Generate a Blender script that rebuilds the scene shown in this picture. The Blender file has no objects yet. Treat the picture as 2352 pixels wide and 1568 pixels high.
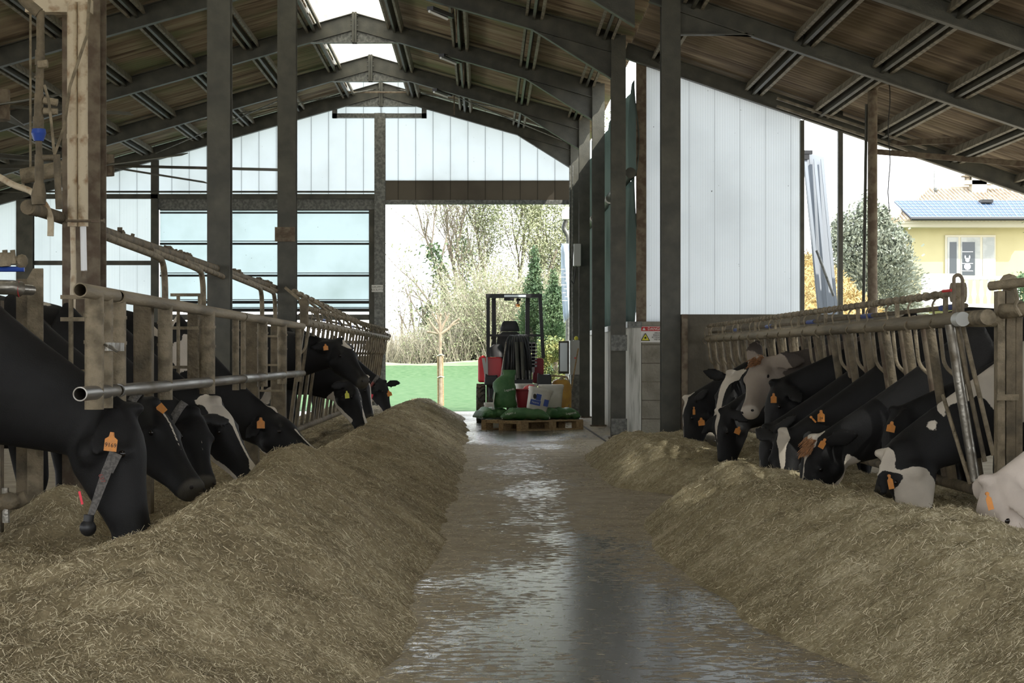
import bpy, bmesh, math, random
import numpy as np
from mathutils import Vector, Matrix, noise

random.seed(7)
SC = bpy.context.scene
COL = SC.collection
V = Vector
F = 5000.0          # focal length in pixels of the 2352 px frame
CX, CY, EYE = 1114.0, 818.0, 1.05

# ------------------------------------------------------------------ camera
cd = bpy.data.cameras.new('camera')
cam = bpy.data.objects.new('camera', cd)
COL.objects.link(cam)
cam.location = (0, 0, EYE)
cam.rotation_euler = (math.pi / 2, 0, 0)
cd.sensor_width = 36.0
cd.lens = F / 2352 * 36.0
cd.shift_x = 62.0 / 2352
cd.shift_y = 34.0 / 2352
cd.clip_start = 0.1
cd.clip_end = 2000
SC.camera = cam

# ------------------------------------------------------------------ sky, sun, exposure
w = bpy.data.worlds.new('world')
SC.world = w
w.use_nodes = True
nt = w.node_tree
nt.nodes.clear()
out = nt.nodes.new('ShaderNodeOutputWorld')
bg = nt.nodes.new('ShaderNodeBackground')
ramp = nt.nodes.new('ShaderNodeValToRGB')
tc = nt.nodes.new('ShaderNodeTexCoord')
sep = nt.nodes.new('ShaderNodeSeparateXYZ')
nt.links.new(tc.outputs['Generated'], sep.inputs[0])
nt.links.new(sep.outputs['Z'], ramp.inputs[0])
ramp.color_ramp.elements[0].position = 0.0
ramp.color_ramp.elements[0].color = (0.97, 0.98, 1.0, 1)
ramp.color_ramp.elements[1].position = 0.7
ramp.color_ramp.elements[1].color = (0.80, 0.90, 1.0, 1)
nt.links.new(ramp.outputs[0], bg.inputs[0])
bg.inputs[1].default_value = 2.6
nt.links.new(bg.outputs[0], out.inputs[0])
sd = bpy.data.lights.new('sun', 'SUN')
sd.energy = 4.5
sd.angle = math.radians(0.6)
sd.color = (1.0, 0.95, 0.86)
sun = bpy.data.objects.new('sun', sd)
COL.objects.link(sun)
sun.rotation_euler = V((0.52, -0.60, 0.72)).to_track_quat('Z', 'Y').to_euler()
vs = SC.view_settings
vs.view_transform = 'Standard'
vs.look = 'None'
vs.gamma = 1
vs.use_curve_mapping = False
vs.exposure = 0.8
SC.cycles.max_bounces = 10
SC.cycles.diffuse_bounces = 6
SC.cycles.transmission_bounces = 8
SC.cycles.sample_clamp_indirect = 8

# ------------------------------------------------------------------ helpers
def P(px, py, Y):
    """the point of the place at depth Y that lies behind pixel (px, py)"""
    return V(((px - CX) * Y / F, Y, EYE - (py - CY) * Y / F))

def new_mat(name):
    m = bpy.data.materials.new(name)
    m.use_nodes = True
    n = m.node_tree
    b = n.nodes['Principled BSDF']
    return m, n, b

def mat(name, c, rough=0.6, metal=0.0, c2=None, scale=6.0, lo=0.4, hi=0.6, c3=None, bump=0.0, bscale=40.0, stretch=None, rough2=None, spec=None, detail=5.0):
    m, n, b = new_mat(name)
    b.inputs['Base Color'].default_value = (*c, 1)
    b.inputs['Roughness'].default_value = rough
    b.inputs['Metallic'].default_value = metal
    if spec is not None:
        b.inputs['Specular IOR Level'].default_value = spec
    tcn = n.nodes.new('ShaderNodeTexCoord')
    src = tcn.outputs['Object']
    if stretch:
        mp = n.nodes.new('ShaderNodeMapping')
        mp.inputs['Scale'].default_value = stretch
        n.links.new(src, mp.inputs[0])
        src = mp.outputs[0]
    if c2:
        nz = n.nodes.new('ShaderNodeTexNoise')
        nz.inputs['Scale'].default_value = scale
        nz.inputs['Detail'].default_value = detail
        n.links.new(src, nz.inputs['Vector'])
        cr = n.nodes.new('ShaderNodeValToRGB')
        cr.color_ramp.elements[0].position = lo
        cr.color_ramp.elements[0].color = (*c, 1)
        cr.color_ramp.elements[1].position = hi
        cr.color_ramp.elements[1].color = (*c2, 1)
        if c3:
            e = cr.color_ramp.elements.new(min(1.0, hi + 0.12))
            e.color = (*c3, 1)
        n.links.new(nz.outputs['Fac'], cr.inputs[0])
        n.links.new(cr.outputs[0], b.inputs['Base Color'])
        if rough2 is not None:
            mr = n.nodes.new('ShaderNodeMapRange')
            mr.inputs[1].default_value = lo
            mr.inputs[2].default_value = hi
            mr.inputs[3].default_value = rough
            mr.inputs[4].default_value = rough2
            n.links.new(nz.outputs['Fac'], mr.inputs[0])
            n.links.new(mr.outputs[0], b.inputs['Roughness'])
    if bump:
        nb = n.nodes.new('ShaderNodeTexNoise')
        nb.inputs['Scale'].default_value = bscale
        nb.inputs['Detail'].default_value = 4
        n.links.new(src, nb.inputs['Vector'])
        bp = n.nodes.new('ShaderNodeBump')
        bp.inputs['Strength'].default_value = bump
        bp.inputs['Distance'].default_value = 0.02
        n.links.new(nb.outputs['Fac'], bp.inputs['Height'])
        n.links.new(bp.outputs[0], b.inputs['Normal'])
    return m

class MB:
    """collects shapes and links them as one mesh object"""
    def __init__(s):
        s.v = []; s.f = []; s.m = []
    def add(s, vs, fs, mi=0):
        o = len(s.v)
        s.v += [tuple(p) for p in vs]
        s.f += [tuple(i + o for i in f) for f in fs]
        s.m += [mi] * len(fs)
    def box(s, c, sz, rot=None, mi=0):
        x, y, z = sz[0] / 2, sz[1] / 2, sz[2] / 2
        ps = [V((a, b, d)) for a in (-x, x) for b in (-y, y) for d in (-z, z)]
        if rot is not None:
            ps = [rot @ p for p in ps]
        c = V(c)
        s.add([p + c for p in ps], [(0, 1, 3, 2), (4, 6, 7, 5), (0, 4, 5, 1), (2, 3, 7, 6), (0, 2, 6, 4), (1, 5, 7, 3)], mi)
    def bx(s, x0, x1, y0, y1, z0, z1, mi=0):
        s.box(((x0 + x1) / 2, (y0 + y1) / 2, (z0 + z1) / 2), (abs(x1 - x0), abs(y1 - y0), abs(z1 - z0)), None, mi)
    def tube(s, pts, r, n=10, mi=0, cap=True, sq=None):
        pts = [V(p) for p in pts]
        k = len(pts)
        rs = r if isinstance(r, (list, tuple)) else [r] * k
        t0 = (pts[1] - pts[0]).normalized()
        up = V((0, 0, 1)) if abs(t0.z) < 0.9 else V((1, 0, 0))
        a = t0.cross(up).normalized()
        vs = []
        for i, p in enumerate(pts):
            t = (pts[min(i + 1, k - 1)] - pts[max(i - 1, 0)])
            t = t.normalized() if t.length > 1e-9 else t0
            a = (a - t * a.dot(t)).normalized()
            b = t.cross(a)
            for j in range(n):
                th = 2 * math.pi * j / n
                vs.append(p + (a * math.cos(th) + b * math.sin(th)) * rs[i])
        fs = []
        for i in range(k - 1):
            for j in range(n):
                fs.append((i * n + j, i * n + (j + 1) % n, (i + 1) * n + (j + 1) % n, (i + 1) * n + j))
        if cap:
            fs.append(tuple(reversed(range(n))))
            fs.append(tuple((k - 1) * n + j for j in range(n)))
        s.add(vs, fs, mi)
    def loft(s, secs, n=20, mi=0, p=2.0):
        """secs: (centre, half vector a, half vector b[, taper]) closed with domed ends"""
        vs = []
        k = len(secs)
        for sc in secs:
            c, a, b = V(sc[0]), V(sc[1]), V(sc[2])
            tp = sc[3] if len(sc) > 3 else 0.0
            for j in range(n):
                th = 2 * math.pi * j / n
                ct, st = math.cos(th), math.sin(th)
                ct = math.copysign(abs(ct) ** (2 / p), ct)
                st = math.copysign(abs(st) ** (2 / p), st)
                vs.append(c + a * ct * (1 + tp * st) + b * st)
        fs = []
        for i in range(k - 1):
            for j in range(n):
                fs.append((i * n + j, i * n + (j + 1) % n, (i + 1) * n + (j + 1) % n, (i + 1) * n + j))
        fs.append(tuple(reversed(range(n))))
        fs.append(tuple((k - 1) * n + j for j in range(n)))
        s.add(vs, fs, mi)
    def ball(s, c, r, n=12, mi=0, rot=None):
        c = V(c)
        rx, ry, rz = r if isinstance(r, (tuple, list)) else (r, r, r)
        vs = [V((0, 0, -rz))]
        m = n // 2
        for i in range(1, m):
            ph = -math.pi / 2 + math.pi * i / m
            for j in range(n):
                th = 2 * math.pi * j / n
                vs.append(V((rx * math.cos(ph) * math.cos(th), ry * math.cos(ph) * math.sin(th), rz * math.sin(ph))))
        vs.append(V((0, 0, rz)))
        if rot is not None:
            vs = [rot @ q for q in vs]
        fs = []
        for j in range(n):
            fs.append((0, 1 + (j + 1) % n, 1 + j))
        for i in range(m - 2):
            for j in range(n):
                a = 1 + i * n + j; b = 1 + i * n + (j + 1) % n
                fs.append((a, b, b + n, a + n))
        t = len(vs) - 1
        for j in range(n):
            fs.append((t, 1 + (m - 2) * n + j, 1 + (m - 2) * n + (j + 1) % n))
        s.add([q + c for q in vs], fs, mi)
    def prism(s, poly, o, ux, uy, dv, mi=0):
        """poly (2-D, ccw) placed at o with axes ux, uy, extruded by dv"""
        o, ux, uy, dv = V(o), V(ux), V(uy), V(dv)
        n = len(poly)
        a = [o + ux * q[0] + uy * q[1] for q in poly]
        vs = a + [q + dv for q in a]
        fs = [tuple(reversed(range(n))), tuple(range(n, 2 * n))]
        for i in range(n):
            j = (i + 1) % n
            fs.append((i, j, j + n, i + n))
        s.add(vs, fs, mi)
    def ibeam(s, p0, p1, h, w, up=(0, 0, 1), tf=0.012, tw=0.009, mi=0):
        p0, p1, up = V(p0), V(p1), V(up)
        t = (p1 - p0).normalized()
        up = (up - t * up.dot(t)).normalized()
        sd_ = t.cross(up)
        a, b, c = w / 2, h / 2, tw / 2
        poly = [(-a, -b), (a, -b), (a, -b + tf), (c, -b + tf), (c, b - tf), (a, b - tf), (a, b), (-a, b), (-a, b - tf), (-c, b - tf), (-c, -b + tf), (-a, -b + tf)]
        s.prism(poly, p0, sd_, up, p1 - p0, mi)
    def beam(s, p0, p1, h, w, up=(0, 0, 1), mi=0):
        p0, p1, up = V(p0), V(p1), V(up)
        t = (p1 - p0).normalized()
        up = (up - t * up.dot(t)).normalized()
        sd_ = t.cross(up)
        a, b = w / 2, h / 2
        s.prism([(-a, -b), (a, -b), (a, b), (-a, b)], p0, sd_, up, p1 - p0, mi)
    def build(s, name, mats, parent=None, smooth=False, bevel=0.0):
        me = bpy.data.meshes.new(name)
        me.from_pydata(s.v, [], s.f)
        if not isinstance(mats, (list, tuple)):
            mats = [mats]
        for m in mats:
            me.materials.append(m)
        me.polygons.foreach_set('material_index', s.m)
        if smooth:
            me.polygons.foreach_set('use_smooth', [True] * len(s.f))
        me.update()
        bm_ = bmesh.new(); bm_.from_mesh(me)
        bmesh.ops.recalc_face_normals(bm_, faces=bm_.faces)
        bm_.to_mesh(me); bm_.free()
        if smooth:
            try:
                me.set_sharp_from_angle(angle=math.radians(40))
            except Exception:
                pass
        o = bpy.data.objects.new(name, me)
        COL.objects.link(o)
        if bevel:
            md = o.modifiers.new('bevel', 'BEVEL')
            md.width = bevel; md.segments = 2; md.limit_method = 'ANGLE'
        if parent is not None:
            o.parent = parent
            o.matrix_parent_inverse = Matrix.Identity(4)
            if parent.type == 'EMPTY' or True:
                wl = parent_world(parent)
                for vtx in me.vertices:
                    vtx.co = vtx.co - wl
        return o

def parent_world(p):
    l = V(p.location)
    while p.parent is not None:
        p = p.parent
        l += V(p.location)
    return l

def tag(o, label=None, cat=None, group=None, kind=None):
    if label: o['label'] = label
    if cat: o['category'] = cat
    if group: o['group'] = group
    if kind: o['kind'] = kind
    return o

def thing(name, loc, label, cat, group=None):
    o = bpy.data.objects.new(name, None)
    o.empty_display_size = 0.1
    COL.objects.link(o)
    o.location = loc
    return tag(o, label, cat, group, 'thing')

def struct(mb, name, m, label=None, cat=None, smooth=False):
    o = mb.build(name, m, None, smooth)
    o['kind'] = 'structure'
    if label: o['label'] = label
    if cat: o['category'] = cat
    return o

def bez(pts, n=8, rad=0.12):
    """polyline with rounded corners"""
    pts = [V(p) for p in pts]
    o = [pts[0]]
    for i in range(1, len(pts) - 1):
        a, b, c = pts[i - 1], pts[i], pts[i + 1]
        r = min(rad, (a - b).length * 0.49, (c - b).length * 0.49)
        p, q = b + (a - b).normalized() * r, b + (c - b).normalized() * r
        for k in range(n + 1):
            t = k / n
            o.append(p * (1 - t) ** 2 + b * 2 * t * (1 - t) + q * t * t)
    o.append(pts[-1])
    return o

def text_mesh(txt, size, name, m, parent, origin, ux, uy, off=0.0005, extrude=0.0006, align='CENTER'):
    cu = bpy.data.curves.new(name, 'FONT')
    cu.body = txt
    cu.size = size
    cu.align_x = align
    cu.align_y = 'CENTER'
    cu.extrude = extrude
    cu.resolution_u = 3
    tmp = bpy.data.objects.new('tmp', cu)
    COL.objects.link(tmp)
    dg = bpy.context.evaluated_depsgraph_get()
    me = bpy.data.meshes.new_from_object(tmp.evaluated_get(dg))
    bpy.data.objects.remove(tmp)
    me.name = name
    me.materials.clear(); me.materials.append(m)
    ux, uy = V(ux).normalized(), V(uy).normalized()
    nz_ = ux.cross(uy)
    wl = parent_world(parent) if parent else V((0, 0, 0))
    for vt in me.vertices:
        c = vt.co.copy()
        vt.co = V(origin) + ux * c.x + uy * c.y + nz_ * (c.z + off) - wl
    o = bpy.data.objects.new(name, me)
    COL.objects.link(o)
    if parent: o.parent = parent
    return o

def copy_tree(o, parent=None):
    c = o.copy(); COL.objects.link(c)
    if parent is not None: c.parent = parent
    for ch in list(o.children): copy_tree(ch, c)
    return c
# ------------------------------------------------------------------ materials
M = {}
M['steel'] = mat('dark painted steel', (0.052, 0.052, 0.042), 0.55, 0.2, c2=(0.10, 0.097, 0.075), scale=5, lo=0.35, hi=0.75, bump=0.1, bscale=60)
M['galv'] = mat('spangled galvanised steel', (0.10, 0.105, 0.095), 0.5, 0.5, c2=(0.19, 0.19, 0.175), scale=22, lo=0.40, hi=0.62, detail=3)
M['purlin'] = mat('galvanised purlin steel', (0.24, 0.215, 0.165), 0.7, 0.1, c2=(0.13, 0.115, 0.085), scale=9)
M['rust'] = mat('rusty brown steel', (0.105, 0.075, 0.05), 0.8, 0.1, c2=(0.18, 0.145, 0.10), scale=12, bump=0.2)
M['dirty'] = mat('dung caked tube', (0.17, 0.135, 0.085), 0.72, 0.15, c2=(0.085, 0.07, 0.045), scale=11, lo=0.4, hi=0.65, bump=0.5, bscale=50)
M['dirty_lt'] = mat('dusty tube', (0.25, 0.205, 0.135), 0.7, 0.1, c2=(0.13, 0.105, 0.065), scale=13, lo=0.42, hi=0.62, bump=0.5, bscale=70)
M['tube'] = mat('worn galvanised tube', (0.27, 0.255, 0.22), 0.32, 0.75, c2=(0.12, 0.10, 0.07), scale=9, lo=0.45, hi=0.65, rough2=0.6, bump=0.15)
M['rail_dirty'] = mat('dusty long rail', (0.25, 0.205, 0.135), 0.7, 0.1, c2=(0.13, 0.105, 0.065), scale=9, lo=0.42, hi=0.62, bump=0.3, bscale=60, stretch=(1, .10, 1))
M['rail_tube'] = mat('rubbed long rail', (0.25, 0.24, 0.22), 0.32, 0.65, c2=(0.13, 0.105, 0.07), scale=7, lo=0.40, hi=0.60, rough2=0.65, stretch=(1, .10, 1))
M['shiny'] = mat('rubbed bright tube', (0.42, 0.43, 0.43), 0.25, 0.9, c2=(0.2, 0.18, 0.15), scale=5, lo=0.5, hi=0.7, rough2=0.5)
M['concrete'] = mat('grey concrete block', (0.17, 0.155, 0.12), 0.9, c2=(0.25, 0.235, 0.19), scale=3, bump=0.35, bscale=30)
M['concrete_old'] = mat('stained brown concrete', (0.085, 0.075, 0.055), 0.9, c2=(0.17, 0.15, 0.11), scale=2.2, lo=0.4, hi=0.7, bump=0.35, bscale=25)
M['whitewall'] = mat('stained white wall', (0.55, 0.55, 0.50), 0.8, c2=(0.26, 0.26, 0.22), scale=3, lo=0.45, hi=0.7, stretch=(8, 8, 0.8), bump=0.2)
M['white'] = mat('white painted metal', (0.74, 0.75, 0.76), 0.45)
M['offwhite'] = mat('off white plastic', (0.62, 0.60, 0.54), 0.45, c2=(0.5, 0.47, 0.4), scale=4)
M['pipe_cream'] = mat('stained cream pipe', (0.52, 0.44, 0.31), 0.6, c2=(0.27, 0.17, 0.09), scale=16, lo=0.5, hi=0.7, bump=0.25, bscale=90)
M['red'] = mat('red painted metal', (0.62, 0.02, 0.03), 0.35)
M['bin_and_fender_shade'] = mat('dark red plastic', (0.30, 0.02, 0.03), 0.5)  # plastic of the bin; on the loader's right fender it paints in shade
M['black'] = mat('black plastic', (0.015, 0.015, 0.016), 0.45)
M['rubber'] = mat('muddy rubber', (0.055, 0.050, 0.042), 0.85, c2=(0.12, 0.10, 0.07), scale=8, bump=0.3)
M['yellow'] = mat('yellow painted metal', (0.62, 0.36, 0.06), 0.5, c2=(0.5, 0.28, 0.06), scale=6)
M['orange'] = mat('orange plastic tag', (0.62, 0.235, 0.035), 0.55, c2=(0.52, 0.21, 0.05), scale=60)
M['tagyellow'] = mat('yellow plastic tag', (0.68, 0.68, 0.08), 0.5)
M['greenbag'] = mat('green woven bag', (0.035, 0.125, 0.035), 0.55, c2=(0.07, 0.17, 0.06), scale=7, bump=0.6, bscale=14)
M['wood'] = mat('pale pallet wood', (0.42, 0.30, 0.16), 0.75, c2=(0.30, 0.20, 0.10), scale=8, stretch=(1, 6, 6))
M['ink'] = mat('black ink', (0.02, 0.015, 0.01), 0.7)
M['blue'] = mat('blue plastic', (0.02, 0.06, 0.30), 0.4)
M['bluelabel'] = mat('blue printed label', (0.03, 0.07, 0.30), 0.5)
M['signred'] = mat('red sign print', (0.45, 0.03, 0.03), 0.6)
M['signwhite'] = mat('white sign face', (0.66, 0.66, 0.62), 0.6)
M['signyellow'] = mat('yellow sign print', (0.66, 0.62, 0.05), 0.6)
M['collar'] = mat('grey woven collar', (0.13, 0.12, 0.11), 0.8, c2=(0.07, 0.065, 0.06), scale=90)
M['collartxt'] = mat('faded red stitching', (0.24, 0.07, 0.06), 0.8)
M['redtape'] = mat('bright red strap', (0.75, 0.03, 0.06), 0.5)
M['eye'] = mat('dark wet eye', (0.008, 0.006, 0.005), 0.2, spec=0.4)
M['cable'] = mat('black cable', (0.02, 0.02, 0.02), 0.6)
M['beacon'] = mat('amber beacon lens', (0.8, 0.30, 0.03), 0.2)
M['glass'] = mat('pale cabinet window', (0.50, 0.60, 0.62), 0.15, spec=0.7)
M['greybox'] = mat('grey enamel box', (0.48, 0.49, 0.47), 0.45)
M['drycake'] = mat('dried dirt', (0.15, 0.12, 0.08), 0.95, c2=(0.09, 0.07, 0.05), scale=30)

def translucent(name, c, dirt, seam=0.0, axis=0, ribs=0.0, k=0.85, seamdark=0.55, clear=0.0):
    m, n, b = new_mat(name)
    tcn = n.nodes.new('ShaderNodeTexCoord')
    sp = n.nodes.new('ShaderNodeSeparateXYZ')
    n.links.new(tcn.outputs['Object'], sp.inputs[0])
    nz = n.nodes.new('ShaderNodeTexNoise'); nz.inputs['Scale'].default_value = 1.2; nz.inputs['Detail'].default_value = 6
    n.links.new(tcn.outputs['Object'], nz.inputs['Vector'])
    cr = n.nodes.new('ShaderNodeValToRGB')
    cr.color_ramp.elements[0].position = 0.45; cr.color_ramp.elements[0].color = (*c, 1)
    cr.color_ramp.elements[1].position = 0.8; cr.color_ramp.elements[1].color = (*dirt, 1)
    n.links.new(nz.outputs['Fac'], cr.inputs[0])
    col = cr.outputs[0]
    sp2 = n.nodes.new('ShaderNodeTexNoise'); sp2.inputs['Scale'].default_value = 22; sp2.inputs['Detail'].default_value = 3
    n.links.new(tcn.outputs['Object'], sp2.inputs['Vector'])
    g = n.nodes.new('ShaderNodeMath'); g.operation = 'GREATER_THAN'; g.inputs[1].default_value = 0.76
    n.links.new(sp2.outputs['Fac'], g.inputs[0])
    mx = n.nodes.new('ShaderNodeMix'); mx.data_type = 'RGBA'
    n.links.new(g.outputs[0], mx.inputs[0]); n.links.new(col, mx.inputs[6]); mx.inputs[7].default_value = (0.1, 0.1, 0.09, 1)
    col = mx.outputs[2]
    if seam:
        d = n.nodes.new('ShaderNodeMath'); d.operation = 'DIVIDE'; d.inputs[1].default_value = seam
        n.links.new(sp.outputs[axis], d.inputs[0])
        fr = n.nodes.new('ShaderNodeMath'); fr.operation = 'FRACT'; n.links.new(d.outputs[0], fr.inputs[0])
        lt = n.nodes.new('ShaderNodeMath'); lt.operation = 'LESS_THAN'; lt.inputs[1].default_value = 0.035
        n.links.new(fr.outputs[0], lt.inputs[0])
        m2 = n.nodes.new('ShaderNodeMix'); m2.data_type = 'RGBA'
        n.links.new(lt.outputs[0], m2.inputs[0]); n.links.new(col, m2.inputs[6])
        m2.inputs[7].default_value = tuple(x * (1 - seamdark) for x in c) + (1,)
        col = m2.outputs[2]
    if ribs:
        d = n.nodes.new('ShaderNodeMath'); d.operation = 'DIVIDE'; d.inputs[1].default_value = ribs
        n.links.new(sp.outputs[axis], d.inputs[0])
        fr = n.nodes.new('ShaderNodeMath'); fr.operation = 'FRACT'; n.links.new(d.outputs[0], fr.inputs[0])
        lt = n.nodes.new('ShaderNodeMath'); lt.operation = 'LESS_THAN'; lt.inputs[1].default_value = 0.3
        n.links.new(fr.outputs[0], lt.inputs[0])
        m3 = n.nodes.new('ShaderNodeMix'); m3.data_type = 'RGBA'
        n.links.new(lt.outputs[0], m3.inputs[0]); n.links.new(col, m3.inputs[6])
        m3.inputs[7].default_value = tuple(x * 0.72 for x in c) + (1,)
        col = m3.outputs[2]
    t = n.nodes.new('ShaderNodeBsdfTranslucent')
    n.links.new(col, t.inputs[0])
    df = n.nodes.new('ShaderNodeBsdfDiffuse'); n.links.new(col, df.inputs[0])
    mixs = n.nodes.new('ShaderNodeMixShader'); mixs.inputs[0].default_value = k
    n.links.new(df.outputs[0], mixs.inputs[1]); n.links.new(t.outputs[0], mixs.inputs[2])
    last = mixs.outputs[0]
    if clear:
        tr = n.nodes.new('ShaderNodeBsdfTransparent'); tr.inputs[0].default_value = (0.93, 0.95, 0.96, 1)
        m5 = n.nodes.new('ShaderNodeMixShader'); m5.inputs[0].default_value = clear
        n.links.new(last, m5.inputs[1]); n.links.new(tr.outputs[0], m5.inputs[2]); last = m5.outputs[0]
    n.links.new(last, n.nodes['Material Output'].inputs[0])
    return m

M['poly'] = translucent('clear ribbed polycarbonate', (0.73, 0.745, 0.76), (0.65, 0.66, 0.665), 0.33, 0)
M['poly_r'] = translucent('grey ribbed polycarbonate', (0.77, 0.785, 0.79), (0.66, 0.675, 0.68), 0.33, 0, ribs=0.022)
M['poly_dark'] = translucent('brown tinted panel', (0.17, 0.15, 0.125), (0.12, 0.105, 0.09), 0.33, 0)
M['skylight'] = translucent('dirty corrugated skylight', (0.82, 0.79, 0.72), (0.60, 0.54, 0.46), 0.0)
M['added_clear_sheet'] = translucent('added clear roof sheet', (0.6, 0.56, 0.48), (0.4, 0.36, 0.3), 0.0, clear=0.60)  # added out-of-view roof sheet that lets sun onto the feed lumps
M['curtain'] = translucent('milky curtain film', (0.62, 0.68, 0.69), (0.50, 0.56, 0.55), 0.0, clear=0.12)
M['tarp'] = translucent('grey green tarpaulin', (0.17, 0.205, 0.19), (0.10, 0.13, 0.12), 0.0, k=0.6)
M['banner'] = translucent('white banner film', (0.66, 0.72, 0.78), (0.5, 0.56, 0.62), 0.0, k=0.5)

# roof sheet: fibre cement, streaked along the slope
def roof_mat(name, a, b_, c_, g):
    m, n, b = new_mat(name)
    tcn = n.nodes.new('ShaderNodeTexCoord')
    mp = n.nodes.new('ShaderNodeMapping'); mp.inputs['Scale'].default_value = (0.55, 7, 0.55)
    n.links.new(tcn.outputs['Object'], mp.inputs[0])
    nz = n.nodes.new('ShaderNodeTexNoise'); nz.inputs['Scale'].default_value = 1.5; nz.inputs['Detail'].default_value = 7
    n.links.new(mp.outputs[0], nz.inputs['Vector'])
    cr = n.nodes.new('ShaderNodeValToRGB')
    cr.color_ramp.elements[0].position = 0.32; cr.color_ramp.elements[0].color = (*a, 1)
    cr.color_ramp.elements[1].position = 0.52; cr.color_ramp.elements[1].color = (*b_, 1)
    e = cr.color_ramp.elements.new(0.68); e.color = (*c_, 1)
    n.links.new(nz.outputs['Fac'], cr.inputs[0])
    n2 = n.nodes.new('ShaderNodeTexNoise'); n2.inputs['Scale'].default_value = 0.9; n2.inputs['Detail'].default_value = 3
    n.links.new(tcn.outputs['Object'], n2.inputs['Vector'])
    r2 = n.nodes.new('ShaderNodeMapRange'); r2.inputs[1].default_value = 0.48; r2.inputs[2].default_value = 0.66
    n.links.new(n2.outputs['Fac'], r2.inputs[0])
    mx = n.nodes.new('ShaderNodeMix'); mx.data_type = 'RGBA'
    n.links.new(r2.outputs[0], mx.inputs[0]); n.links.new(cr.outputs[0], mx.inputs[6]); mx.inputs[7].default_value = (*g, 1)
    n.links.new(mx.outputs[2], b.inputs['Base Color'])
    b.inputs['Roughness'].default_value = 0.85
    return m
M['roof'] = roof_mat('weathered corrugated roof sheet', (0.13, 0.09, 0.06), (0.30, 0.24, 0.165), (0.42, 0.37, 0.26), (0.22, 0.24, 0.13))
M['roof2'] = roof_mat('warm corrugated roof sheet', (0.085, 0.06, 0.04), (0.20, 0.155, 0.11), (0.33, 0.27, 0.19), (0.155, 0.12, 0.075))

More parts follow.
